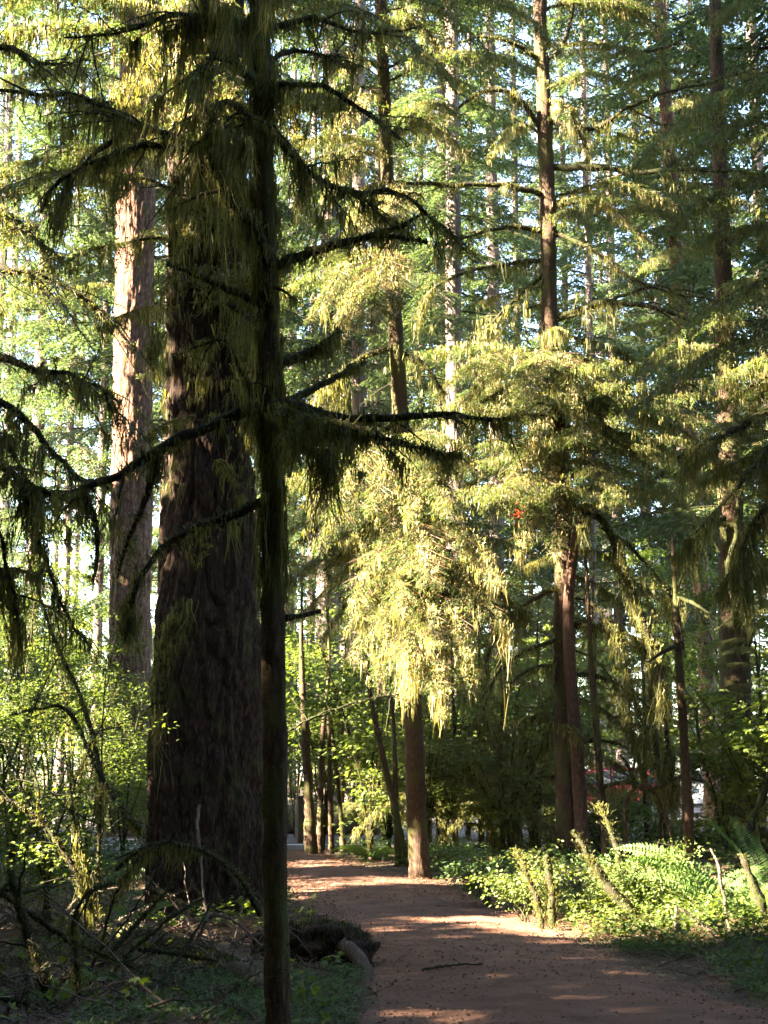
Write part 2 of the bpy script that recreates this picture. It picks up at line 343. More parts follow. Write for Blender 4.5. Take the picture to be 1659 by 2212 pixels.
def strip(a, b, nu, z, wob=.12, crown=.03):
    rng = np.random.default_rng(4); n = len(a); u = np.linspace(0, 1, nu)
    s = np.arange(n)[:, None]
    P = a[:, None, :] * (1 - u)[None, :, None] + b[:, None, :] * u[None, :, None]
    jit = (fbm(np.stack([P[..., 1].ravel() * 2.2, u.repeat(n).reshape(nu, n).T.ravel() * 0, np.zeros(n * nu)], 1), 6, 4).reshape(n, nu) - .5) * 2 * wob
    P[..., 0] += jit * (np.abs(u - .5) * 2)[None, :] ** 3 * np.where(u < .5, 1, -1)[None, :]
    P[..., 2] = gh(P[..., 0], P[..., 1]) + z + crown * (1 - (2 * u - 1) ** 2)[None, :]
    q = P.reshape(-1, 3) * np.array([1, 1, 0]); P[..., 2] += ((fbm(q * 5, 31, 4) - .5) * .03 + (vnoise(q * 22, 32) - .5) * .006).reshape(n, nu)
    i = np.arange(n - 1)[:, None] * nu + np.arange(nu - 1)[None, :]
    return P.reshape(-1, 3), np.stack([i, i + 1, i + nu + 1, i + nu], -1).reshape(-1, 4)
yy = np.concatenate([np.linspace(-8, 8, 12), np.linspace(8.05, ROADY - .02, 640)])
pa = np.stack([np.interp(yy, pl[:, 1], pl[:, 0]), yy, yy * 0], 1); pb = np.stack([np.interp(yy, pr_[:, 1], pr_[:, 0]), yy, yy * 0], 1)
g = MB(); g.add(*strip(pa, pb, 90, .012), 0, True)
tag(g.build('path', M_PATH), 'reddish brown trodden dirt path curving left through the forest', 'path', kind='structure')
ry = np.linspace(ROADY, 58, 60); rx = np.linspace(-30, 34, 60); RX, RY = np.meshgrid(rx, ry)
i = np.arange(59)[:, None] * 60 + np.arange(59)[None, :]
g = MB(); g.add(np.stack([RX, RY, gh(RX, RY) + .012], -1).reshape(-1, 3), np.stack([i, i + 1, i + 61, i + 60], -1).reshape(-1, 4))
tag(g.build('road', M_ROAD), 'grey asphalt road and parking lot beyond the end of the path', 'road', kind='structure')
lx = np.linspace(-12, 0, 30); g = MB(); a = np.stack([lx, lx * 0 + 31.0, gh(lx, lx * 0 + 31.) + .02], 1); b = a + np.array([0, .22, 0])
g.add(np.vstack([a, b]), np.stack([np.arange(29), np.arange(29) + 1, np.arange(29) + 31, np.arange(29) + 30], 1))
tag(g.build('road_marking', M_WHITE), 'white painted edge line on the asphalt past the path', 'road marking', kind='structure')

# ------------------------------------------------------------------ trunks
def fissure(seed, amp, fx=22.0, fz=1.4):
    def f(P, th, R):
        n, m = len(P), len(th); a = np.arange(m) / m * 2 * math.pi
        circ = np.stack([np.cos(a), np.sin(a)], 1) * (fx / 6.283)
        p = np.concatenate([np.repeat(circ[None], n, 0), np.repeat(P[:, None, 2:3], m, 1) * fz], 2).reshape(-1, 3)
        p[:, 2] += 1.2 * vnoise(p * .8, seed + 3)
        r = np.abs(2 * vnoise(p, seed) - 1); r2 = np.abs(2 * vnoise(p * np.array([2.1, 2.1, 2.6]), seed + 9) - 1)
        h = np.minimum(r * 2.2, 1) * .7 + np.minimum(r2 * 1.6, 1) * .3
        lump = fbm(p * .25, seed + 20, 2) - .5
        return ((h - .7) * amp + lump * amp * 1.2).reshape(n, m)
    return f
def trunk_pts(pix, Y, n):
    """centre line and radius from rows (px, py, width px) at distance Y"""
    c = np.array([[*at(a, b, Y), wd * .5 * np.linalg.norm(at(a + 1, b, Y) - at(a, b, Y))] for a, b, wd in pix])
    c = smooth(c, n); return c[:, :3], c[:, 3]

# hemlock bough kit (shared meshes, local +X outward)
def bough_path(L, rise, drop, rng, n=16):
    t = np.linspace(0, 1, n); y = np.cumsum(rng.normal(0, .012 * L, n)); y -= y[0]
    return np.stack([L * t, y, rise * L * t - drop * L * t ** 2.2], 1)
def bough_kit(seed, L, wid, spacing, leafL, leafW, gap, drop, moss, rise=.18, r=.018, mossL=.22, leafy=1.0, per_m=7, clump=8):
    rng = np.random.default_rng(seed); P = bough_path(L, rise, drop, rng)
    wood = MB(); tube(wood, P, np.linspace(r, r * .15, len(P)), 6, 0, .25, seed)
    if leafy > 0: spray(wood, P, rng, wid, spacing, leafL, leafW, gap / leafy, .3, 1, 2, t0=.18)
    ms = MB()
    if moss:
        curtain(ms, P, rng, per_m, mossL, clump, .014, .05, t1=.95)
        # twig moss
        spray_pts = along(P, rng.uniform(.15, .95, int(60 * moss)) * arclen(P)[-1])
        n = len(spray_pts); off = rng.normal(0, wid * .3, (n, 3)) * np.array([.4, 1, .1]); q = np.repeat(np.arange(n), 5)
        st = (spray_pts + off)[q] + rng.normal(0, .02, (n * 5, 3)); st[:, 2] -= np.abs(off[q][:, 1]) * .3
        strands(ms, st, mossL * .6 * np.repeat(rng.uniform(.2, 1.3, n), 5) * rng.uniform(.4, 1, n * 5), .014 * rng.uniform(.6, 1.5, n * 5), rng, None, 2, .08)
        fuzz(ms, P, r, rng, 60, .03, .008)
    return wood.mesh('branch', [M_LIMB, M_NEED, M_TWIG]), ms.mesh('hanging_moss', M_MOSS)
KIT = [bough_kit(100 + k, 2.2 + .25 * (k % 4), .62 + .1 * (k % 3), .042, 0.05, .016, .0125, .25 + .12 * (k % 4), 2.6, per_m=16, clump=10) for k in range(8)]
DEADKIT = [bough_kit(200 + k, 1.8 + .3 * k, .4, .16, .04, .01, .12, .2 + .2 * k, 1.6, .12, .022, .4, 0 if k < 2 else .5, 26, 12) for k in range(5)]
def add_bough(root, kit, p, az, sc_=1.0, tilt=0.0, roll=0.0, label=None):
    b = inst('branch', kit[0], root, p, (roll, -tilt, az), sc_); m = inst('hanging_moss', kit[1], b)
    return b

# background crown kit
def crown_kit(seed, H, z0, Lmax, nb, leafL, leafW, gap, spacing, moss=True):
    rng = np.random.default_rng(seed); cr = MB(); ms = MB()
    for k in range(nb):
        t = (k + rng.random()) / nb; z = z0 + (H - z0) * t; L = Lmax * (1 - t) ** .75 * rng.uniform(.55, 1.1) + .4
        az = k * 2.4 + rng.normal(0, .4); P = bough_path(L, rng.uniform(-.05, .3), rng.uniform(.15, .6), rng, 10)
        c, s = math.cos(az), math.sin(az); P = np.stack([P[:, 0] * c - P[:, 1] * s, P[:, 0] * s + P[:, 1] * c, P[:, 2] + z], 1)
        tube(cr, P, np.linspace(.035, .006, 10), 4, 0)
        if rng.random() < .88: spray(cr, P, rng, .3 * L + .2, spacing, leafL, leafW, gap, .35, 1, 2, t0=.12, twigw=.012)
        if moss and t < .6: curtain(ms, P, rng, 2.2, .35, 5, .02, .06, t1=.9, segs=2)
    return cr.mesh('crown', [M_LIMB, M_NEEDFAR, M_TWIG]), ms.mesh('hanging_moss', M_MOSS)
CROWN = [crown_kit(300 + k, 44, 4 + 2 * (k % 3), 3.6 + .5 * (k % 2), 150, .14, .062, .034, .1) for k in range(4)]
def bg_tree(label, px, Y, r, H=46, lean=(0, 0), bark=None, crown=0, cz=1.0, rz=0.0, name='fir_tree', pix=None, cat='tree', group='tall trees behind the path', crown_lift=0.0):
    x = xat(px, Y); base = np.array([x, Y, float(gh(np.array([x]), np.array([Y]))[0]) - .1])
    root = thing(name, label, cat, base, group)
    n = 40; t = np.linspace(0, 1, n); P = np.stack([base[0] + lean[0] * t * H, base[1] + lean[1] * t * H, base[2] + H * t], 1)
    P[:, 0] += .12 * (fbm(np.stack([t * 5 + px, t * 0, t * 0], 1), 2, 2) - .5)
    R = r * (1 - .55 * t) * (1 + .5 * np.exp(-t * H / .5))
    mb = MB(); tube(mb, P, R, 20, 0, bark=fissure(int(px) + 500, r * .13, 14, 1.2)); mb.build('trunk', bark or M_FARB, root, base)
    if crown is not None:
        c = inst('crown', CROWN[crown][0], root, (0, 0, crown_lift), (-lean[1], lean[0], rz), (1, 1, cz)); inst('hanging_moss', CROWN[crown][1], c)
    return root

# ------------------------------------------------------------------ limbs placed by hand
_ls = [1000]
def limb(root, base, pts, r0, r1, moss=.25, per_m=26, clump=14, W=.007, twigs=0, twigL=.4, needles=0.0, fz=260, fzL=.028, var=1.6, leafL=.045, leafW=.013, wid=.35, mossW=.03, n=26, needle_from=.3, jag=.015):
    _ls[0] += 1; rng = np.random.default_rng(_ls[0])
    P = smooth(np.array([at(*p) for p in pts]), n); L = arclen(P)[-1]; r0 *= 1.25; r1 *= 1.2
    jit = rng.normal(0, 1, P.shape) * jag * L / 3; jit[0] = 0
    P = P + (jit + np.roll(jit, 1, 0)) * .5
    wood = MB(); tube(wood, P, np.linspace(r0, r1, n), 8, 0, .3, _ls[0], nscale=18)
    ms = MB()
    if fz: fuzz(wood, P, np.linspace(r0, r1, n), rng, fz, fzL, .007, .3, 1, 3)
    if per_m: curtain(ms, P, rng, per_m, moss, clump, W, mossW, var=var)
    for k in range(twigs):
        f = rng.uniform(.12, .97); i = int(f * (n - 1)); T = tangents(P)[i]
        sd = nrm(np.cross(T, UP)) * (1 if rng.random() < .5 else -1)
        d = nrm(T * rng.uniform(.1, .9) + sd * rng.uniform(.2, 1) + UP * rng.uniform(-.5, .35)); l = twigL * rng.uniform(.4, 1.3)
        t = np.linspace(0, 1, 8)[:, None]; Q = P[i] + d * l * t - UP * (t * t) * l * rng.uniform(.1, .5)
        Q = Q + rng.normal(0, .012 * l, Q.shape)
        tube(wood, Q, np.linspace(r1 * .7 + .002, .0022, 8), 4, 0, cap=False)
        if per_m: curtain(ms, Q, rng, per_m * .8, moss * .7, max(4, clump - 6), W, mossW * .6, var=var, segs=2)
        if needles and rng.random() < needles: spray(wood, Q, rng, wid * .5, .04, leafL, leafW, .02, .25, 1, 2, t0=.1)
    if needles: spray(wood, P, rng, wid, .05, leafL, leafW, .022 / needles, .25, 1, 2, t0=needle_from)
    b = wood.build('branch', [M_LIMB, M_NEED, M_TWIG, M_MOSSD], root, base)
    if ms.n: ms.build('hanging_moss', M_MOSS, b, base)
    return b
def base_of(p): return np.array([p[0], p[1], float(gh(np.array([p[0]]), np.array([p[1]]))[0])])

# ---- the slender dark mossy tree in front
YA = 8.0
Pa, Ra = trunk_pts([(600, 2420, 58), (599, 2212, 54), (595, 1800, 52), (591, 1400, 52), (588, 1050, 50), (582, 800, 48), (573, 480, 44), (567, 200, 42), (562, 0, 40), (548, -400, 34)], YA, 90)
bA = base_of(Pa[0]); Pa[0, 2] = bA[2] - .1
tA = thing('hemlock_tree', 'slender dark mossy tree in front, its mossy limbs hung with long moss beards', 'tree', bA)
g = MB(); rng = np.random.default_rng(7); tube(g, Pa, Ra, 28, 0, bark=fissure(7, .02, 22, 7))
fuzz(g, Pa[6:], Ra[6:], rng, 900, .018, .006, .1, 1, 1); g.build('trunk', [M_HEM, M_MOSSD], tA, bA)
a8 = lambda *p: [(x, y, YA + dy) for x, y, dy in p]
# limbs going left
limb(tA, bA, a8((566, 868, 0), (470, 915, -.1), (350, 965, -.2), (255, 1030, -.3), (195, 1045, -.35), (165, 1082, -.35)), .026, .012, .22, 34, 16, twigs=10, twigL=.25)
limb(tA, bA, a8((175, 1065, -.35), (205, 1120, -.35), (210, 1190, -.35), (202, 1260, -.35)), .014, .006, .16, 60, 18, fzL=.04)
limb(tA, bA, a8((345, 985, -.2), (315, 1080, -.2), (275, 1170, -.2), (250, 1255, -.2)), .016, .005, .18, 60, 18, fzL=.035)
limb(tA, bA, a8((563, 1085, 0), (500, 1115, .1), (425, 1140, .1), (350, 1185, 0), (300, 1255, -.1), (268, 1385, -.1)), .022, .008, .24, 34, 16, twigs=8, twigL=.22)
limb(tA, bA, a8((566, 655, 0), (500, 628, -.1), (440, 600, -.2), (362, 570, -.3)), .02, .012, .2, 34, 16, twigs=4, twigL=.2)
limb(tA, bA, a8((570, 700, 0), (530, 680, -.2), (492, 657, -.3)), .014, .01, .16, 34, 14)
limb(tA, bA, a8((566, 350, 0), (440, 322, .2), (370, 295, .3), (290, 268, .4), (180, 215, .6), (60, 200, .7), (-60, 185, .8)), .022, .007, .34, 22, 16, twigs=16, twigL=.5)
limb(tA, bA, a8((430, 330, .2), (320, 315, .2), (245, 335, .1), (170, 365, 0), (110, 410, 0), (90, 460, 0)), .016, .006, .38, 26, 16, twigs=8, twigL=.35)
limb(tA, bA, a8((250, 300, .3), (190, 345, .3), (140, 420, .3), (120, 490, .3)), .012, .005, .3, 50, 16)
limb(tA, bA, a8((566, 90, 0), (500, 40, -.2), (430, -10, -.3)), .02, .01, .5, 40, 20, twigs=8, twigL=.5)
limb(tA, bA, a8((562, 40, 0), (480, 60, -.1), (380, 30, -.1), (260, 70, 0), (140, 78, .1)), .018, .005, .3, 16, 12, twigs=14, twigL=.5)
limb(tA, bA, a8((570, 180, 0), (520, 150, -.3), (470, 120, -.5), (440, 150, -.6), (430, 230, -.6)), .022, .01, .42, 40, 16, twigs=8, twigL=.4)
limb(tA, bA, a8((572, 300, 0), (520, 235, -.3), (475, 225, -.5), (445, 300, -.6)), .02, .008, .42, 40, 16, twigs=8, twigL=.35)
limb(tA, bA, a8((575, 560, 0), (545, 500, -.2), (505, 440, -.4), (470, 380, -.5), (455, 330, -.5)), .028, .014, .34, 40, 16, twigs=8, twigL=.3)
limb(tA, bA, a8((580, 690, 0), (577, 600, -.12), (570, 540, -.2), (540, 470, -.3), (490, 440, -.3)), .028, .014, .34, 40, 16, twigs=3, twigL=.2)
limb(tA, bA, a8((570, 420, 0), (520, 390, .3), (450, 400, .5), (390, 450, .6)), .018, .006, .4, 44, 18, twigs=8, twigL=.3)
limb(tA, bA, a8((585, 960, 0), (545, 850, -.1), (515, 790, -.2), (480, 735, -.2), (380, 770, -.1)), .012, .005, .22, 26, 12, twigs=8, twigL=.3)
# limbs going right
limb(tA, bA, a8((590, 578, 0), (650, 552, -.1), (720, 530, -.2), (800, 510, -.2), (860, 490, -.2), (905, 466, -.2)), .026, .008, .17, 40, 16, twigs=4, twigL=.2)
limb(tA, bA, a8((800, 508, -.2), (860, 512, -.2), (925, 524, -.2)), .013, .009, .2, 44, 16)
limb(tA, bA, a8((598, 785, 0), (660, 765, .1), (705, 738, .1), (735, 713, .1)), .022, .012, .18, 44, 16, twigs=3, twigL=.15)
limb(tA, bA, a8((605, 878, 0), (660, 850, .2), (730, 812, .3), (790, 784, .4)), .02, .01, .16, 40, 14, twigs=3, twigL=.2)
limb(tA, bA, a8((585, 280, 0), (640, 340, .2), (685, 385, .3), (760, 415, .4), (850, 412, .5), (930, 468, .5), (1010, 545, .6)), .022, .006, .28, 34, 16, twigs=12, twigL=.35)
limb(tA, bA, a8((760, 412, .4), (800, 440, .4), (830, 480, .4)), .012, .005, .22, 44, 14, twigs=4)
limb(tA, bA, a8((578, 190, 0), (620, 182, -.1), (700, 184, -.1)), .016, .011, .22, 40, 16)
limb(tA, bA, a8((700, 185, -.1), (790, 245, 0), (860, 300, .2)), .012, .004, .22, 20, 12, twigs=10, twigL=.3)
limb(tA, bA, a8((600, 868, 0), (680, 888, -.3), (760, 906, -.4), (860, 904, -.5), (960, 898, -.5), (1075, 902, -.5), (1190, 896, -.5)), .024, .005, .1, 40, 10, twigs=14, twigL=.3)
limb(tA, bA, a8((595, 880, -.05), (650, 898, -.5), (720, 915, -.8), (800, 935, -.9), (900, 965, -1.0), (1000, 985, -1.0)), .02, .005, .2, 60, 18, twigs=16, twigL=.35, fzL=.045)
limb(tA, bA, a8((598, 890, -.05), (640, 910, -.4), (690, 960, -.5), (720, 1000, -.5)), .014, .005, .3, 60, 18, twigs=8, twigL=.3)
limb(tA, bA, a8((615, 1336, 0), (650, 1330, .05), (692, 1320, .1)), .013, .01, .16, 30, 10, fz=120)
limb(tA, bA, a8((585, 60, 0), (680, 40, .2), (780, 70, .4), (900, 60, .6)), .016, .005, .3, 22, 14, twigs=14, twigL=.4)
limb(tA, bA, a8((580, 130, 0), (640, 110, .2), (720, 130, .3), (770, 150, .3)), .014, .005, .25, 26, 14, twigs=8, twigL=.3)
# bearded moss clinging to the trunk itself
rng = np.random.default_rng(77); g = MB()
k = rng.uniform(0, 1, 420) ** 1.3; s = arclen(Pa)[-1] * (1 - .62 * k); C = along(Pa, s); a = rng.uniform(0, 6.283, 420)
C += np.stack([np.cos(a), np.sin(a), 0 * a], 1) * (np.interp(s, arclen(Pa), Ra) + .008)[:, None]
q = np.repeat(np.arange(420), 12); strands(g, C[q] + rng.normal(0, .012, (len(q), 3)), rng.uniform(.05, .4, 420)[q] * rng.uniform(.5, 1, len(q)), .007, rng, None, 3, .04)
g.build('hanging_moss', M_MOSS, tA, bA)

# ---- the big old fir
YB = 17.0
Pb, Rb = trunk_pts([(440, 2040, 280), (443, 1970, 254), (446, 1880, 244), (447, 1700, 240), (446, 1500, 236), (448, 1250, 208), (452, 1000, 192), (453, 700, 180), (450, 400, 166), (448, 0, 152), (446, -500, 135)], YB, 520)
bB = base_of([at(443, 1990, YB)[0], YB]); tB = thing('old_fir_tree', 'huge old fir with deeply furrowed dark bark left of the path', 'tree', bB)
g = MB(); tube(g, Pb, Rb, 190, 0, bark=fissure(21, .095, 38, 2.2)); trunkB = g.build('trunk', M_FIR, tB, bB)
Pq, Rq = trunk_pts([(362, 2030, 130), (368, 1960, 112), (372, 1800, 104), (372, 1600, 96), (372, 1450, 88), (378, 1300, 60), (392, 1180, 20)], YB - .34, 220)
g = MB(); tube(g, Pq, Rq, 90, 0, bark=fissure(22, .05, 22, 2.8)); g.build('buttress', M_FIR, tB, bB)
rng = np.random.default_rng(12)
for (px, py, L, az, dr) in [(470, 700, 2.2, -1.2, .4), (400, 520, 2.4, 2.9, .4), (480, 300, 2.6, -1.0, .4), (420, 120, 2.8, -2.6, .4), (500, 60, 2.8, -.7, .4), (430, -150, 3, -2.0, .4), (380, 330, 2.5, -2.9, .3), (380, 180, 2.6, 2.5, .3), (500, -60, 2.6, -.2, .3), (390, 30, 2.7, 3.3, .3), (380, 420, 2.2, -2.5, .3)]:
    add_bough(tB, KIT[rng.integers(8)], at(px, py, YB) - bB, az, L / 2.4, rng.uniform(-.1, .15))
LB = [(200, (250, 190, 15.6)), (260, (300, 260, 15.4)), (270, (370, 275, 15.2)), (80, (330, 70, 15.4)), (220, (430, 210, 15.2)), (120, (265, 110, 16)), (30, (400, 40, 15.2)), (330, (480, 340, 15.4)), (160, (500, 190, 15.4)), (0, (460, 90, 15.0)), (480, (400, 470, 15.6)), (620, (500, 640, 15.6))]
limb(tB, bB, [(400, 1290, 16.3), (365, 1360, 16.2), (345, 1450, 16.2), (338, 1560, 16.2)], .03, .01, .5, 40, 16, twigs=6, W=.012, mossW=.05)
g = MB(); C = along(Pb, rng.uniform(.35, .95, 260) * arclen(Pb)[-1]); a = rng.uniform(math.pi, 2 * math.pi, 260)
C += np.stack([np.cos(a), np.sin(a), 0 * a], 1) * .53; q = np.repeat(np.arange(260), 9)
strands(g, C[q] + rng.normal(0, .02, (len(q), 3)), rng.uniform(.05, .3, 260)[q] * rng.uniform(.5, 1, len(q)), .01, rng, None, 2, .06); g.build('hanging_moss', M_MOSS, tB, bB)

# ---- tree beside the path (middle)
YE = 22.2
Pe, Re = trunk_pts([(908, 1905, 70), (906, 1875, 54), (898, 1700, 48), (891, 1500, 45), (880, 1200, 42), (862, 850, 38), (850, 640, 36), (838, 400, 33), (826, 100, 30), (815, -250, 26), (800, -700, 18)], YE, 130)
Re = Re * .88; bE = base_of([Pe[1][0], YE]); tE = thing('hemlock_tree', 'slim brown trunked hemlock at the path bend under the sunlit mossy boughs', 'tree', bE)
g = MB(); tube(g, Pe, Re, 30, 0, bark=fissure(31, .02, 22, 4)); g.build('trunk', M_HEM, tE, bE)
def on_trunk(P, py_to_z, base): pass
def z_at(py, Y): return at(CX, py, Y)[2]
def ptz(P, z):
    o = np.argsort(P[:, 2]); return np.array([np.interp(z, P[o, 2], P[o, 0]), np.interp(z, P[o, 2], P[o, 1]), z])
rng = np.random.default_rng(5)
# (row on the trunk, heading deg: 0 right, 180 left, -90 towards the camera, length, kit)
E_B = [(1240, -90, 2.3), (1180, 170, 2.4), (1190, -30, 2.0), (1265, -105, 2.1),
       (1010, -150, 2.2), (1030, -120, 2.3), (985, 175, 2.0), (960, -95, 2.2), (1050, -60, 2.0), (1090, -170, 1.8), (1020, -80, 2.3),
       (560, -170, 2.3), (590, 170, 2.2),
       (330, -130, 2.0), (300, -60, 2.2), (220, -150, 2.0), (180, -40, 2.6), (100, -70, 2.5), (40, -160, 2.0), (30, -30, 2.5), (0, -100, 2.2), (-40, 10, 2.4), (-80, -60, 2.4), (-150, -120, 2.2), (-200, -20, 2.2), (-260, 180, 2.2), (-320, -80, 2)]
for py, az, L in E_B:
    z = z_at(py, YE); p = ptz(Pe, z); add_bough(tE, KIT[rng.integers(8)], p - bE, rad(az + rng.uniform(-12, 12)), L / 2.5, rng.uniform(-.12, .12), rng.uniform(-.15, .15))
eL = lambda *p: [(x, y, YE + d) for x, y, d in p]
limb(tE, bE, eL((862, 745, 0), (800, 765, -.2), (740, 800, -.4), (690, 850, -.5), (640, 900, -.5)), .04, .012, .5, 16, 14, W=.014, twigs=6, mossW=.06)
limb(tE, bE, eL((872, 900, 0), (800, 950, -.2), (720, 1020, -.4), (650, 1095, -.6)), .045, .014, .55, 18, 14, W=.014, twigs=8, mossW=.06)
limb(tE, bE, eL((876, 960, 0), (800, 1040, .1), (720, 1110, .2), (640, 1175, .3)), .045, .014, .55, 18, 14, W=.014, twigs=8, mossW=.06)
limb(tE, bE, eL((880, 1060, 0), (810, 1120, -.2), (750, 1180, -.4), (700, 1235, -.6)), .045, .014, .5, 18, 14, W=.014, twigs=6, mossW=.06)
limb(tE, bE, eL((850, 690, 0), (800, 650, -.3), (745, 640, -.5), (690, 660, -.7)), .03, .012, .4, 16, 14, W=.014, twigs=8)
limb(tE, bE, eL((855, 760, 0), (910, 780, -.1), (960, 850, -.2)), .03, .012, .5, 20, 14, W=.014, twigs=5)
limb(tE, bE, eL((845, 320, 0), (790, 310, -.2), (720, 330, -.3), (660, 350, -.4)), .03, .01, .3, 16, 12, W=.014, twigs=8)
limb(tE, bE, eL((840, 160, 0), (790, 130, -.2), (740, 118, -.3), (690, 120, -.4)), .026, .01, .3, 16, 12, W=.014, twigs=8)
# sunlit moss curtains of the low front boughs
for px0, px1, py0, dy, dl in [(860, 1010, 1215, -2.2, .75), (800, 960, 1260, -1.8, .6), (930, 1080, 1270, -1.6, .7), (880, 1060, 1340, -2.0, .6), (850, 960, 1400, -1.9, .45), (740, 880, 1300, -1.7, .4)]:
    limb(tE, bE, eL((885, py0 - 40, -.1), (px0 * .5 + px1 * .5, py0 - 20, dy * .6), (px1 if dy > -1.9 else px0, py0 + 25, dy)), .022, .008, dl, 34, 16, W=.014, twigs=14, twigL=.6, needles=.8, wid=.5, mossW=.06, fz=60)

def lit_bough(root, base, Ptr, Y, py, end, moss, raise_=55, r0=.024, wid=.6, per=24):
    p = ptz(Ptr, z_at(py, Y)); e = at(*end); m1 = p * .5 + e * .5 + UP * raise_ * Y / FPX
    _ls[0] += 1; rng = np.random.default_rng(_ls[0]); P = smooth(np.array([p, m1, e]), 24); P += rng.normal(0, .012, P.shape); P[0] = p
    w_ = MB(); ms = MB(); tube(w_, P, np.linspace(r0, .004, 24), 7, 0, .3, _ls[0], nscale=15); fuzz(w_, P, np.linspace(r0, .004, 24), rng, 120, .035, .012, .3, 1, 3)
    moss *= rng.uniform(.45, 1.25)
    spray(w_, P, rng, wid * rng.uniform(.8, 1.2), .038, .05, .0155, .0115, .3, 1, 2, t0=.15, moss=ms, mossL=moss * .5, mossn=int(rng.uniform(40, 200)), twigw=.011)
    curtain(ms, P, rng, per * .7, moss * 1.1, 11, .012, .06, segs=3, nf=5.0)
    b = w_.build('branch', [M_LIMB, M_NEED, M_TWIG, M_MOSSD], root, base); ms.build('hanging_moss', M_MOSSLIT, b, base)
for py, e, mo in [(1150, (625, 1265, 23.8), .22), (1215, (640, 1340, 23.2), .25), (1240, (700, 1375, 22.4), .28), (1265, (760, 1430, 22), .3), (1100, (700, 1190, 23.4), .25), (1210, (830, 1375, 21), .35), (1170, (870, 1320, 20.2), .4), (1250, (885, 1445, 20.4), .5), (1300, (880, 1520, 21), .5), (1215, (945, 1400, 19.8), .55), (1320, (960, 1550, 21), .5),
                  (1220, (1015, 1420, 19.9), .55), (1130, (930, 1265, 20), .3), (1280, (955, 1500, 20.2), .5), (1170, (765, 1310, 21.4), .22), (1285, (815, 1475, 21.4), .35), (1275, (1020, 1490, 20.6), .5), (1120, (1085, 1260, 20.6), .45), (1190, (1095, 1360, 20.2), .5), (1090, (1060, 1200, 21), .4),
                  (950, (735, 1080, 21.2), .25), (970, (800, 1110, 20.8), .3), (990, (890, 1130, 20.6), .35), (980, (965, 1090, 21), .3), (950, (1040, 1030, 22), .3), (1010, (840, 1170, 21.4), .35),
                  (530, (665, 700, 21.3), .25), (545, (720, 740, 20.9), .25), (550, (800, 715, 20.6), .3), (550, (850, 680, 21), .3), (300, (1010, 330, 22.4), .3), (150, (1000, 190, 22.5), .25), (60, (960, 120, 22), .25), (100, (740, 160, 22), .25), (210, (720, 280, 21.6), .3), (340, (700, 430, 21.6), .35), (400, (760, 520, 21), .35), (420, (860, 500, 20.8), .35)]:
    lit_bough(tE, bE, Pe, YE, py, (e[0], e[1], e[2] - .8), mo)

for k, (py, az, L) in enumerate([(250, -1.3, 2.0), (330, -2.0, 2.2), (420, -1.0, 1.9), (500, -1.7, 2.1), (590, -1.2, 1.8), (680, -2.2, 1.8), (760, -1.5, 1.6), (840, -.9, 1.6), (180, -.9, 2.1), (110, -1.9, 2.1), (920, -1.9, 1.4), (1010, -1.2, 1.2)]):
    add_bough(tB, DEADKIT[k % 5], ptz(Pb, z_at(py, YB)) - bB + np.array([.48 * math.cos(az), .48 * math.sin(az), 0]), az, L / 2.4, -.35, 0)
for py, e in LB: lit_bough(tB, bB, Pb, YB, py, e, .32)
# ---- tree at right with the reddish second stem
YF = 25.0
Pf, Rf = trunk_pts([(1232, 1895, 100), (1228, 1850, 72), (1222, 1650, 60), (1216, 1400, 54), (1218, 1150, 52), (1205, 950, 48), (1190, 780, 46), (1186, 600, 44), (1182, 420, 42), (1174, 200, 38), (1166, 0, 35), (1158, -250, 30), (1145, -700, 20)], YF, 130)
Rf = Rf * .82; bF = base_of([Pf[1][0], YF]); tF = thing('hemlock_tree', 'dark mossy tree at right with a reddish stem up its side and long bare limbs', 'tree', bF)
g = MB(); tube(g, Pf, Rf, 36, 0, bark=fissure(41, .03, 22, 4)); g.build('trunk', M_HEM, tF, bF)
Ps, Rs = trunk_pts([(1262, 1890, 50), (1258, 1820, 34), (1248, 1650, 30), (1232, 1450, 27), (1228, 1300, 24), (1240, 1180, 20), (1252, 1100, 16)], YF - .35, 70)
g = MB(); tube(g, Ps, Rs, 20, 0, bark=fissure(42, .015, 16, 4)); g.build('stem', M_RBARK, tF, bF)
fL = lambda *p: [(x, y, YF + d) for x, y, d in p]
kw = dict(W=.014, mossW=.06)
limb(tF, bF, fL((1190, 360, 0), (1280, 362, -.3), (1400, 370, -.6), (1500, 366, -.8), (1590, 370, -1), (1680, 380, -1.2)), .05, .014, .2, 14, 12, twigs=16, twigL=.8, **kw)
limb(tF, bF, fL((1180, 425, 0), (1080, 400, -.3), (960, 398, -.5), (880, 396, -.6), (830, 420, -.7)), .045, .014, .25, 16, 12, twigs=14, twigL=.7, **kw)
limb(tF, bF, fL((1180, 500, 0), (1110, 490, -.2), (1050, 500, -.4), (960, 530, -.5)), .04, .014, .3, 16, 12, twigs=10, twigL=.7, **kw)
limb(tF, bF, fL((1200, 690, 0), (1290, 655, -.4), (1360, 655, -.7), (1430, 670, -.9), (1500, 698, -1)), .045, .02, .3, 18, 12, twigs=10, twigL=.6, **kw)
limb(tF, bF, fL((1205, 690, 0), (1270, 672, -.3), (1340, 640, -.4), (1410, 620, -.5), (1500, 630, -.5)), .035, .01, .25, 14, 12, twigs=10, twigL=.6, **kw)
limb(tF, bF, fL((1190, 500, 0), (1280, 540, -.3), (1360, 600, -.5), (1450, 632, -.7), (1550, 650, -.8)), .035, .01, .3, 14, 12, twigs=12, twigL=.6, **kw)
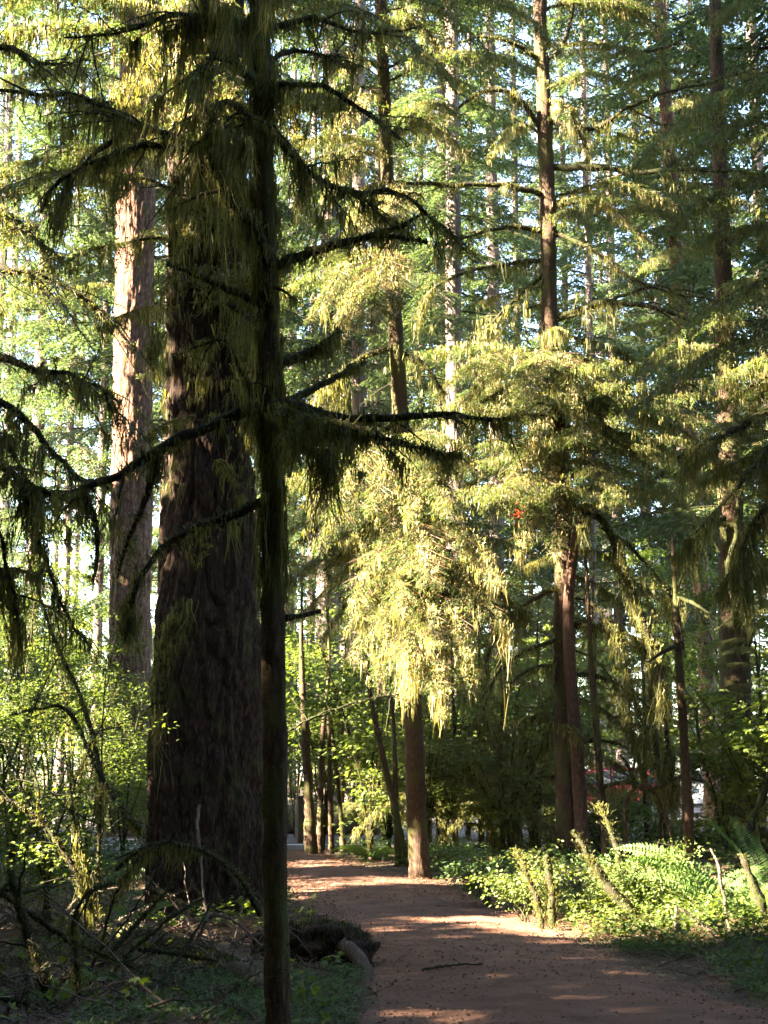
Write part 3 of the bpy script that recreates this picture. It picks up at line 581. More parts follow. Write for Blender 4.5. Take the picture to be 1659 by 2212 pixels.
limb(tF, bF, fL((1182, 260, 0), (1280, 280, -.3), (1360, 230, -.5), (1440, 200, -.6), (1560, 170, -.8), (1680, 140, -1)), .04, .01, .25, 14, 12, twigs=16, twigL=.8, **kw)
limb(tF, bF, fL((1360, 235, -.5), (1450, 270, -.5), (1560, 240, -.5), (1640, 290, -.6)), .02, .008, .25, 14, 12, twigs=12, twigL=.6, **kw)
limb(tF, bF, fL((1176, 290, 0), (1110, 205, -.2), (1040, 200, -.4), (970, 245, -.5), (880, 262, -.6)), .04, .012, .28, 16, 12, twigs=12, twigL=.7, **kw)
limb(tF, bF, fL((1174, 130, 0), (1205, 110, -.1), (1230, 50, -.1), (1245, -40, -.1), (1255, -200, -.1)), .036, .022, .06, 5, 6, twigs=6, **kw)
limb(tF, bF, fL((1168, 130, 0), (1110, 95, -.2), (1040, 80, -.3), (960, 105, -.4)), .036, .01, .2, 10, 10, twigs=12, twigL=.7, **kw)
limb(tF, bF, fL((1170, 60, 0), (1120, 25, -.2), (1050, 0, -.3)), .03, .012, .15, 10, 10, twigs=8, twigL=.7, **kw)
limb(tF, bF, fL((1176, 100, 0), (1290, 95, -.3), (1400, 110, -.5), (1480, 85, -.6)), .036, .01, .2, 12, 10, twigs=14, twigL=.7, **kw)
limb(tF, bF, fL((1190, 580, 0), (1120, 640, -.2), (1060, 700, -.4), (1010, 760, -.6)), .03, .01, .4, 18, 12, twigs=8, twigL=.6, **kw)
limb(tF, bF, fL((1188, 560, 0), (1100, 570, .1), (1000, 590, .2), (930, 630, .3), (900, 700, .3)), .034, .01, .4, 16, 12, twigs=12, twigL=.6, **kw)
limb(tF, bF, fL((1205, 760, 0), (1290, 790, -.2), (1350, 840, -.4), (1400, 900, -.5)), .04, .014, .5, 24, 14, twigs=8, twigL=.5, **kw)
limb(tF, bF, fL((1190, 790, 0), (1110, 775, -.3), (1075, 770, -.4)), .045, .035, .4, 24, 14, **kw)
limb(tF, bF, fL((1190, 800, 0), (1110, 830, -.2), (1040, 870, -.4)), .04, .015, .5, 24, 14, twigs=5, **kw)
limb(tF, bF, fL((1225, 1085, 0), (1300, 1130, -.3), (1350, 1230, -.5), (1400, 1360, -.7), (1430, 1480, -.8), (1445, 1640, -.9), (1455, 1730, -.9)), .055, .02, .6, 26, 16, twigs=16, twigL=.7, var=1.4, **kw)
limb(tF, bF, fL((1300, 1140, -.3), (1360, 1180, -.4), (1430, 1260, -.5), (1480, 1330, -.6)), .03, .01, .5, 22, 14, twigs=10, twigL=.6, **kw)
limb(tF, bF, fL((1240, 1350, 0), (1310, 1358, -.2), (1380, 1385, -.3), (1430, 1470, -.4)), .035, .014, .5, 22, 14, twigs=8, twigL=.5, **kw)
limb(tF, bF, fL((1235, 1455, 0), (1300, 1462, -.2), (1370, 1500, -.3), (1430, 1560, -.4)), .03, .012, .35, 20, 14, twigs=6, twigL=.5, **kw)
limb(tF, bF, fL((1235, 1610, 0), (1300, 1600, -.2), (1370, 1620, -.3)), .026, .012, .35, 20, 12, twigs=6, twigL=.5, **kw)
limb(tF, bF, fL((1215, 1260, 0), (1130, 1310, -.4), (1070, 1380, -.8), (1035, 1470, -1.0)), .04, .014, .6, 26, 16, twigs=10, twigL=.5, needles=.3, **kw)
limb(tF, bF, fL((1215, 1380, 0), (1150, 1400, -.3), (1090, 1440, -.6), (1040, 1510, -.8)), .03, .012, .35, 20, 12, twigs=6, twigL=.5, **kw)
limb(tF, bF, fL((1215, 1440, 0), (1160, 1440, -.2), (1110, 1470, -.4), (1090, 1500, -.4)), .024, .012, .4, 20, 12, twigs=4, twigL=.4, **kw)
F_B = [(800, -120, 2.6), (790, -150, 2.8), (810, -90, 2.6), (815, -60, 2.6), (830, 175, 2.5), (880, -30, 2.8), (890, -10, 2.9), (870, -70, 2.6), (900, -110, 2.6), (930, -140, 2.6),
       (950, -20, 2.8), (960, 5, 2.6), (975, -50, 2.4), (985, -100, 2.5), (1000, -160, 2.4), (1010, -130, 2.5), (1040, -80, 2.4), (1060, -30, 2.2), (1060, -110, 2.4), (1080, -150, 2.5), (1110, -60, 2.0), (1090, -95, 2.4), (1120, -130, 2.4), (1000, 20, 2.2), (1150, -170, 2.2),
       (450, -10, 2.4), (490, -70, 2.0), (200, -50, 2.0), (280, 20, 2.2), (120, -30, 2.0), (20, 0, 2.2), (-40, -140, 2.2), (-100, -30, 2.4), (-200, 170, 2.2), (-260, -70, 2.2), (-330, 20, 2.2)]
for py, az, L in F_B:
    p = ptz(Pf, z_at(py, YF)); add_bough(tF, KIT[rng.integers(8)], p - bF, rad(az + rng.uniform(-10, 10)), L / 2.5, rng.uniform(-.1, .12), rng.uniform(-.15, .15))
for py, az in [(1180, -20), (1240, 10), (1290, -60), (1330, 30), (1400, -40), (1500, -10), (1560, -80), (1540, 160), (1620, 20), (1200, -130), (650, 150), (720, 20), (620, 190), (740, -90)]:
    p = ptz(Pf, z_at(py, YF)); add_bough(tF, DEADKIT[rng.integers(5)], p - bF, rad(az), rng.uniform(.6, .95), rng.uniform(-.3, -.05))

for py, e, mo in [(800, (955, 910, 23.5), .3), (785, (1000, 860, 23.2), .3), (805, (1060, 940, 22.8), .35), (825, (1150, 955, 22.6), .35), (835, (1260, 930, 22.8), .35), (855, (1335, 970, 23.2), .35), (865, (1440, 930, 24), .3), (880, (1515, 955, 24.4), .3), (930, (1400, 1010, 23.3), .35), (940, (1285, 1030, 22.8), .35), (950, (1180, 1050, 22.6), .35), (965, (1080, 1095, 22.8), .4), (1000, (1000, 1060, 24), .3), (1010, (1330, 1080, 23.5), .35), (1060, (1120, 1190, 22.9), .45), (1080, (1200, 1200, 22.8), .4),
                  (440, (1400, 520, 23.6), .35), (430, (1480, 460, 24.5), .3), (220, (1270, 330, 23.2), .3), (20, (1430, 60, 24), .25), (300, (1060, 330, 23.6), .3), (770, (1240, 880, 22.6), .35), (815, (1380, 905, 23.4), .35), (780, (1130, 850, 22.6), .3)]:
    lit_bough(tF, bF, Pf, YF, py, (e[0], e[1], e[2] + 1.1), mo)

# ---- second big trunk, left
YC = 35.0
Pc, Rc = trunk_pts([(274, 1815, 150), (274, 1780, 118), (276, 1650, 96), (280, 1400, 92), (284, 1100, 88), (288, 800, 85), (294, 400, 82), (300, 0, 76), (304, -500, 66)], YC, 220)
bC = base_of([Pc[1][0], YC]); tC = thing('fir_tree', 'thick reddish barked fir behind the huge one, its left side lit by the sun', 'tree', bC)
g = MB(); tube(g, Pc, Rc, 110, 0, bark=fissure(51, .06, 30, 2.0)); g.build('trunk', M_FIR2, tC, bC)
for k, (py, az, L) in enumerate([(300, -120, 3.2), (180, 200, 3.4), (420, 170, 3.0), (60, -60, 3.4), (520, -40, 2.6), (700, -20, 2.4), (820, -50, 1.6), (-60, 180, 3.4), (-160, -110, 3.4), (240, -40, 3), (380, -80, 2.8), (620, 190, 2.6), (20, 230, 3.2)]):
    add_bough(tC, KIT[k % 8], ptz(Pc, z_at(py, YC)) - bC, rad(az), L / 2.4, 0)

# ---- trees standing behind
T = bg_tree
T('grey far trunk nearest the left edge, standing against the white sky', 55, 56, .29, 46, crown=0, rz=.3)
T('thin tawny far trunk with bare side limbs, left of the dark thin trunk', 128, 50, .14, 40, crown=3, rz=1.3, crown_lift=6)
T('thin dark straight far trunk just left of the reddish barked fir', 202, 48, .16, 46, crown=2, rz=2.1, crown_lift=5)
T('grey trunk showing in the gap between the two biggest firs', 342, 46, .19, 46, crown=0, rz=3.0, crown_lift=3)
T('far conifer with bluish green crown above the shrubs at left', -40, 62, .25, 46, crown=1, rz=.9)
T('far conifer mostly hidden behind the huge old fir', 480, 60, .28, 46, crown=3, rz=5.0)
T('broad pale far trunk right of the slender dark tree', 705, 52, .42, 46, crown=1, rz=2.0, crown_lift=4)
T('pale far trunk with one sunlit edge left of the path bend hemlock', 772, 50, .3, 46, crown=0, rz=1.7, crown_lift=4)
T('brown far trunk seen between the path bend hemlock and the right tree', 988, 45, .3, 46, crown=2, rz=.2, crown_lift=4)
T('grey far trunk close beside the brown one in the middle', 962, 62, .3, 46, crown=3, rz=2.6, crown_lift=2)
T('far trunk just left of the dark mossy tree at right', 1078, 56, .3, 46, crown=1, rz=3.7)
T('slim pale far trunk right of the dark mossy tree at right', 1292, 58, .17, 46, crown=0, rz=4.2, crown_lift=4)
T('leaning grey brown trunk at upper right with pink sunlit bark', 1545, 40, .24, 46, (-.035, 0), M_FIR2, 2, rz=5.5, crown_lift=6)
T('pale trunk with sunlit left edge beyond the parked cars', 1492, 62, .24, 46, crown=3, rz=1.1, crown_lift=3)
T('thin grey trunk beyond the parked cars, second from the right', 1548, 64, .17, 46, crown=1, rz=.4, crown_lift=3)
T('far conifer by the right edge of the view', 1690, 52, .3, 46, crown=0, rz=2.9)
T('bluish far conifer in the gap at top right', 1410, 70, .28, 46, crown=2, rz=3.3)
T('tall far conifer filling the gap above the path', 620, 74, .3, 46, crown=3, rz=.7)
T('far conifer behind the sunlit boughs', 860, 72, .3, 46, crown=0, rz=5.9)
T('far conifer behind the dark mossy tree at right', 1190, 74, .3, 46, crown=1, rz=1.9)
T('yellow green conifer leaning into the right edge', 1760, 30, .2, 40, crown=1, rz=2.2, crown_lift=-1)
T('low boughed conifer behind the huge old fir at upper left', 410, 38, .16, 40, crown=2, rz=4.0, crown_lift=2)

for px, Y, k, lab in [(545, 68, 0, 'dim conifer just left of the slender dark tree, behind the huge fir'), (1030, 70, 0, 'dim conifer halfway between path bend hemlock and mossy right tree'), (1240, 68, 3, 'dim conifer touching the right side of the mossy right tree high up'), (1450, 72, 0, 'dim conifer above the pale car'), (300, 66, 3, 'dim conifer crown right above the reddish barked fir'), (670, 64, 2, 'dim conifer just right of the slender dark tree, high in the view'), (815, 60, 1, 'dim conifer directly behind the path bend hemlock'),
                      (915, 66, 3, 'dim conifer in the gap right of the path bend hemlock'), (1130, 66, 2, 'dim conifer touching the left side of the mossy right tree high up'), (1345, 62, 1, 'dim conifer above the red car'), (1600, 66, 2, 'dim conifer behind the leaf wrapped trunk')]:
    T(lab, px, Y, .2, 48, crown=k, rz=px * .7, crown_lift=-1 + (px % 3), cz=1.05)
# the dark moss covered trunk at right, with leaves over it
YR = 28.0
Pr, Rr = trunk_pts([(1600, 1830, 110), (1598, 1780, 84), (1592, 1600, 70), (1586, 1400, 64), (1580, 1200, 58), (1572, 900, 50), (1562, 600, 40), (1550, 200, 30), (1540, -200, 20)], YR, 110)
bR = base_of([Pr[1][0], YR]); tR = thing('mossy_tree', 'dark moss covered trunk near the right edge wrapped in maple leaves', 'tree', bR)
g = MB(); tube(g, Pr, Rr, 30, 0, .2, 61, bark=fissure(61, .03, 18, 3)); fuzz(g, Pr, Rr, rng, 260, .05, .014, .1, 1, 1); g.build('trunk', [M_HEM, M_MOSSD], tR, bR)
rL = lambda *p: [(x, y, YR + d) for x, y, d in p]
limb(tR, bR, rL((1585, 1380, 0), (1590, 1300, -.5), (1575, 1230, -.6), (1590, 1150, -.7), (1600, 1060, -.8)), .06, .03, .3, 20, 14, twigs=8, twigL=.5, **kw)
limb(tR, bR, rL((1585, 1420, 0), (1620, 1380, -.5), (1612, 1300, -.6), (1590, 1230, -.7)), .06, .02, .3, 20, 14, twigs=8, twigL=.5, **kw)
limb(tR, bR, rL((1580, 1100, 0), (1530, 1150, -.4), (1480, 1230, -.6), (1440, 1350, -.7)), .04, .015, .5, 16, 12, twigs=10, twigL=.6, **kw)
for k, (py, az, L) in enumerate([(1000, -150, 2.4), (940, -100, 2.5), (860, -170, 2.4), (780, -130, 2.4), (700, 180, 2.2), (640, -80, 2.4), (560, -140, 2.2), (480, -100, 2.2), (400, 170, 2.2), (330, -60, 2.2), (250, -120, 2), (170, -160, 2), (90, -90, 2), (0, -130, 2), (820, -60, 2.4), (1060, -120, 2.2), (720, -110, 2.4), (520, -30, 2.2), (440, -150, 2.2)]):
    add_bough(tR, KIT[(k * 3) % 8], ptz(Pr, z_at(py, YR)) - bR, rad(az), L / 2.4, 0, rng.uniform(-.15, .15))

def young(label, px, Y, H, L0, seed, kit=KIT, moss=True, n=30):
    rng = np.random.default_rng(seed); x = xat(px, Y); b = base_of((x, Y)); r = thing('young_hemlock', label, 'tree', b)
    z = np.linspace(-.08, H, 24); P = np.stack([.03 * np.cumsum(rng.normal(0, 1, 24)) * .4, .03 * np.cumsum(rng.normal(0, 1, 24)) * .4, z], 1)
    g = MB(); tube(g, P + b, np.linspace(.012 * H, .008, 24), 10, 0, .2, seed); g.build('trunk', M_HEM, r, b)
    for k in range(n):
        t = (k + rng.random()) / n; zz = (.12 if px < 1250 else .34) * H + (.86 if px < 1250 else .64) * H * t; p = np.array([np.interp(zz, z, P[:, 0]), np.interp(zz, z, P[:, 1]), zz])
        add_bough(r, kit[rng.integers(len(kit))], p, k * 2.4 + rng.normal(0, .3), L0 * (1 - .8 * t) * rng.uniform(.75, 1.1) / 2.4 + .06, rng.uniform(-.05, .2), rng.uniform(-.2, .2))
for i, (px, Y, H, L0, kt, lab) in enumerate([
    (985, 27, 4.4, 1.5, DEADKIT, 'dark moss draped young hemlock just right of the path bend hemlock'),
    (1080, 26, 5.0, 1.6, DEADKIT, 'dark moss draped young hemlock midway to the right tree, the tallest of the shaded ones'),
    (1160, 28, 4.4, 1.5, KIT, 'green young hemlock in shade behind the right tree on its left side'),
    (1040, 30, 5.5, 1.8, KIT, 'green young hemlock in shade behind the moss draped ones'),
    (1290, 30, 5.6, 1.2, DEADKIT, 'moss draped young hemlock right of the reddish stem'),
    (1395, 27, 5.0, 1.1, DEADKIT, 'moss draped young hemlock beside the thin dead snag'),
    (1640, 26, 4.5, 1.5, KIT, 'green young hemlock half cut off by the right edge'),
    (740, 31, 4.5, 1.5, KIT, 'green young hemlock in the vine maples left of the path bend hemlock'),
    (830, 33, 6.0, 1.8, KIT, 'taller green young hemlock behind the vine maples at the path bend')]):
    young(lab, px, Y, H, L0, 600 + i, kt)

# thin dead snag, and a second thin dark stem
def snag(label, pix, Y, stubs, sides=12, seed=1, name='dead_snag', cat='snag', m=None, moss=.0):
    P, R = trunk_pts(pix, Y, 50); b = base_of(P[0]); P[0, 2] = b[2] - .08
    r = thing(name, label, cat, b); g = MB(); tube(g, P, R, sides, 0, .25, seed, nscale=9); fuzz(g, P, R, np.random.default_rng(seed), 120, .03, .009, .1, 1, 1); g.build('trunk', [m or M_HEM, M_MOSSD], r, b)
    for s_ in stubs: limb(r, b, [(x, y, Y + d) for x, y, d in s_], .03, .012, moss or .25, 18 if moss else 6, 10, twigs=2, twigL=.3, W=.013, mossW=.05, fz=100)
    return r, P, R
snag('thin dark dead snag with broken side stubs, right of the mossy tree', [(1486, 1770, 24), (1480, 1640, 20), (1470, 1480, 19), (1462, 1350, 16), (1458, 1255, 11), (1452, 1150, 6)], 22, [[(1462, 1290, 0), (1500, 1305, -.2), (1532, 1325, -.3)], [(1466, 1390, 0), (1430, 1410, -.2), (1400, 1430, -.3)], [(1470, 1480, 0), (1500, 1530, -.2), (1510, 1600, -.2)], [(1462, 1320, 0), (1480, 1420, -.1)]], seed=3)
snag('thin dark upright stem standing just right of the reddish stem', [(1308, 1850, 20), (1300, 1720, 16), (1290, 1600, 14), (1278, 1450, 12), (1270, 1300, 9), (1262, 1150, 5)], 24.4, [[(1298, 1700, 0), (1360, 1690, -.3), (1420, 1720, -.4), (1440, 1780, -.5)]], seed=4, moss=.25)
snag('low thin dark stem arching in the shade right of the reddish stem', [(1352, 1800, 9), (1350, 1740, 8), (1372, 1702, 8), (1410, 1705, 7), (1440, 1760, 6), (1455, 1850, 5)], 23, [[(1372, 1702, 0), (1360, 1660, -.1), (1340, 1630, -.2)], [(1410, 1705, 0), (1470, 1680, -.2), (1520, 1690, -.3)]], seed=5)
snag('slim mossy stem leaning left beside the thin dead snag', [(1432, 1790, 18), (1426, 1690, 16), (1412, 1560, 15), (1405, 1450, 13)], 25, [[(1412, 1560, 0), (1380, 1600, -.2), (1365, 1680, -.2)], [(1408, 1500, 0), (1450, 1540, -.2)]], seed=6, moss=.5)

# limbs of a tree standing outside the left edge
bK = np.array([-3.9, 11.0, 0]); tK = thing('spruce_tree', 'spruce at the left edge whose drooping limbs carry long dark moss', 'tree', bK)
g = MB(); Pk = np.stack([np.full(40, -3.9), np.full(40, 11.0), np.linspace(-.1, 14, 40)], 1); tube(g, Pk, np.linspace(.2, .1, 40), 24, 0, bark=fissure(71, .02, 22, 4)); g.build('trunk', M_HEM, tK, bK)
kL = lambda *p: [(x, y, 11 + d) for x, y, d in p]
kk = dict(W=.009, mossW=.035)
limb(tK, bK, kL((-360, 640, 0), (-150, 690, -.6), (0, 770, -.8), (90, 800, -.9), (170, 815, -1), (260, 870, -1)), .03, .006, .24, 26, 14, twigs=18, twigL=.6, needles=.4, **kk)
limb(tK, bK, kL((-360, 700, 0), (-120, 800, -.9), (20, 880, -1.1), (100, 960, -1.2), (160, 1020, -1.2), (240, 1060, -1.2)), .03, .006, .3, 26, 14, twigs=18, twigL=.6, needles=.3, **kk)
limb(tK, bK, kL((-360, 830, 0), (-140, 930, -.9), (0, 1010, -1.2), (70, 1050, -1.3), (140, 1080, -1.4)), .03, .01, .4, 26, 12, twigs=16, twigL=.4, needles=.4, **kk)
limb(tK, bK, kL((40, 1040, -1.25), (70, 1130, -1.3), (110, 1240, -1.4), (150, 1340, -1.4), (200, 1400, -1.4)), .016, .005, .3, 22, 12, twigs=10, twigL=.4, **kk)
limb(tK, bK, kL((-20, 1000, -1.2), (-10, 1100, -1.3), (10, 1200, -1.3), (30, 1290, -1.3), (45, 1385, -1.3)), .015, .005, .35, 26, 12, twigs=5, twigL=.3, **kk)
limb(tK, bK, kL((-120, 900, -.9), (-20, 930, -1.2), (40, 1000, -1.4), (60, 1100, -1.4)), .016, .006, .35, 24, 12, twigs=12, twigL=.4, needles=.4, **kk)
limb(tK, bK, kL((-360, 380, 0), (-160, 400, -.8), (0, 450, -1), (60, 500, -1), (140, 560, -1)), .03, .006, .35, 22, 14, twigs=18, twigL=.6, needles=.8, **kk)
limb(tK, bK, kL((-360, 520, 0), (-120, 555, -.8), (0, 580, -1), (100, 600, -1), (200, 660, -1), (300, 760, -1)), .03, .006, .2, 14, 10, twigs=18, twigL=.6, needles=.2, **kk)
limb(tK, bK, kL((-360, 150, 0), (-140, 170, -.8), (0, 100, -1), (100, 140, -1), (200, 130, -1)), .03, .006, .25, 14, 10, twigs=18, twigL=.6, needles=.3, **kk)
limb(tK, bK, kL((-360, 1180, 0), (-100, 1220, -1), (0, 1235, -1.2), (40, 1300, -1.3)), .025, .008, .3, 30, 14, twigs=8, twigL=.4, **kk)
# limbs of a tree outside the right edge
bJ = np.array([5.2, 15.0, 0]); tJ = thing('spruce_tree', 'spruce at the right edge with one big limb draped in long moss', 'tree', bJ)
g = MB(); Pj = np.stack([np.full(40, 5.2), np.full(40, 15.0), np.linspace(-.1, 16, 40)], 1); tube(g, Pj, np.linspace(.2, .1, 40), 24, 0, bark=fissure(72, .02, 22, 4)); g.build('trunk', M_HEM, tJ, bJ)
jL = lambda *p: [(x, y, 15 + d) for x, y, d in p]
jk = dict(W=.01, mossW=.045)
limb(tJ, bJ, jL((1950, 830, 0), (1800, 840, -.5), (1660, 890, -.8), (1590, 930, -1), (1520, 960, -1.1), (1460, 985, -1.1)), .045, .008, .45, 34, 18, twigs=14, twigL=.5, needles=.3, **jk)
limb(tJ, bJ, jL((1950, 900, 0), (1800, 930, -.6), (1680, 960, -1), (1610, 1030, -1.3), (1560, 1090, -1.4), (1520, 1140, -1.4)), .04, .008, .5, 40, 18, twigs=14, twigL=.5, needles=.3, **jk)
limb(tJ, bJ, jL((1950, 930, 0), (1760, 980, -.4), (1680, 1050, -.8), (1620, 1150, -1), (1590, 1240, -1)), .035, .008, .5, 36, 18, twigs=12, twigL=.5, needles=.3, **jk)
limb(tJ, bJ, jL((1950, 760, 0), (1780, 760, -.5), (1690, 790, -.8), (1630, 830, -.9), (1580, 850, -.9)), .03, .008, .3, 26, 14, twigs=14, twigL=.5, needles=.9, **jk)
for k, (z, az, L) in enumerate([(5.2, 185, 2.3), (5.6, 200, 2.2), (6.0, 170, 2.4), (6.5, 195, 2.3), (7.0, 180, 2.2), (7.6, 165, 2.3), (8.2, 190, 2.2), (8.8, 175, 2.2), (9.4, 200, 2.2), (4.8, 160, 2.2)]):
    add_bough(tJ, KIT[k % 8], np.array([0, 0, z]), rad(az), L / 2.4)

# ------------------------------------------------------------------ leafy shrubs
def leaf3(mb, P, D, N, L, rng, mi=0, lobes=3):
    D = nrm(D); Sd = nrm(np.cross(D, N))
    for a in ((-.75, 0, .75) if lobes == 3 else (0,)):
        diamonds(mb, P, D * math.cos(a) + Sd * math.sin(a), N, L * (1 if a == 0 else .8), L * (.42 if lobes == 3 else .55), mi, .1)
def shrub(label, x, y, H, spread, nstem, ncl, lpc, L, m, seed, name='vine_maple', cat='shrub', group=None, clr=.4, lobes=3, moss=0.0, low=.15, r=.018, lean=(0, 0), thick=.1, woodm=None, droop=.15):
    rng = np.random.default_rng(seed); b = base_of((x, y)); root = thing(name, label, cat, b, group)
    ms = MB(); lf = MB(); stems = []
    for k in range(nstem):
        a = k * 2.4 + rng.uniform(-.4, .4); rr = spread * rng.uniform(.3, 1); h = H * rng.uniform(.65, 1.05)
        t = np.linspace(0, 1, 14); d = np.array([math.cos(a), math.sin(a)]) * rr
        P = np.stack([b[0] + d[0] * t ** 1.5 + lean[0] * t * H + .03 * rng.normal(size=14).cumsum() * .5, b[1] + d[1] * t ** 1.5 + lean[1] * t * H + .015 * rng.normal(size=14).cumsum(), b[2] - .05 + h * (t ** .85)], 1)
        g = MB(); tube(g, P, np.linspace(r, r * .3, 14), 6, 0, .3, seed + k)
        for j in range(3):
            i = rng.integers(5, 13); aa = rng.uniform(0, 6.28); l = spread * rng.uniform(.3, .7)
            tt = np.linspace(0, 1, 6)[:, None]; Q = P[i] + np.array([math.cos(aa), math.sin(aa), .25]) * l * tt - UP * tt ** 2 * l * droop
            tube(g, Q, np.linspace(r * .4, r * .15, 6), 4, 0, cap=False); stems.append(Q)
        if moss: fuzz(g, P, np.linspace(r, r * .3, 14), rng, 160, .03, .01, .2, 1, 1); curtain(ms, P, rng, 14, moss, 9, .012, .04, segs=2)
        g.build('stem', [woodm or M_LIMB, M_MOSSD], root, b); stems.append(P)
    n = ncl; pts = []
    for k in range(n):
        q = stems[rng.integers(len(stems))]; f = rng.uniform(low, 1); i = int(f * (len(q) - 1)); pts.append(q[i] + rng.normal(0, .12 * spread, 3) * np.array([1, 1, .5]))
    pts = np.array(pts).reshape(-1, 3)
    if n:
        N = n * lpc; q = np.repeat(np.arange(n), lpc); rr = clr * np.sqrt(rng.random(N)) * np.repeat(rng.uniform(.5, 1.2, n), lpc); a = rng.uniform(0, 6.283, N)
        tl = rng.normal(0, .18, (n, 2))
        off = np.stack([np.cos(a) * rr, np.sin(a) * rr, rng.normal(0, thick * .5, N)], 1); off[:, 2] += off[:, 0] * tl[q, 0] + off[:, 1] * tl[q, 1] - droop * rr
        leaf3(lf, pts[q] + off, np.stack([np.cos(a), np.sin(a), rng.normal(-.25, .25, N)], 1) + rng.normal(0, .4, (N, 3)), UP + rng.normal(0, .38 if lobes == 3 else .75, (N, 3)), L * rng.uniform(.55, 1.3, N), rng, 0, lobes)
        lf.V[-1:] = lf.V[-1:]
        zmin = b[2] + .02
        lf.build('leaves', m, root, b)
    if ms.n: ms.build('hanging_moss', M_MOSS, root, b)
    return root
def sp(px, Y): return xat(px, Y), Y
G1 = 'vine maples in the left background'
for i, (px, Y, H, s, ns, nc, lab) in enumerate([
    (30, 20, 4.6, 1.2, 6, 90, 'tall backlit vine maple filling the left edge below the drooping moss'),
    (170, 24, 4.4, 1.5, 6, 110, 'backlit vine maple in front of the reddish barked fir, left side'),
    (270, 27, 3.2, 1.1, 5, 70, 'vine maple with bright leaves across the foot of the reddish barked fir'),
    (-60, 16, 3.2, 1.0, 5, 60, 'shaded vine maple cut off by the left edge'),
    (60, 46, 8.0, 2.4, 7, 150, 'tallest yellow green maple at the far left behind the golden one'), (180, 52, 8.5, 2.6, 7, 150, 'far tall maple at the feet of the thin far trunks at left'),
    (110, 30, 5.2, 1.8, 6, 130, 'yellowing vine maple far behind the other left shrubs'),
    (20, 36, 6.0, 2.2, 6, 130, 'golden vine maple lit by the sun in the far left'),
    (230, 40, 5.5, 2.0, 6, 120, 'yellow green vine maple between the thin far trunks and the reddish fir'),
    (110, 14.5, 1.9, .8, 5, 40, 'low vine maple over the dead stems at lower left'),
    (340, 31, 3.4, .9, 4, 60, 'narrow vine maple in the gap between the two biggest firs')]):
    x, y = sp(px, Y); shrub(lab, x, y, H, s, ns, int(nc * 1.35), 44, .046 if Y < 33 else .085, M_MAPLE, 2000 + i, group=None, clr=.42, moss=.12 if Y < 26 else 0)
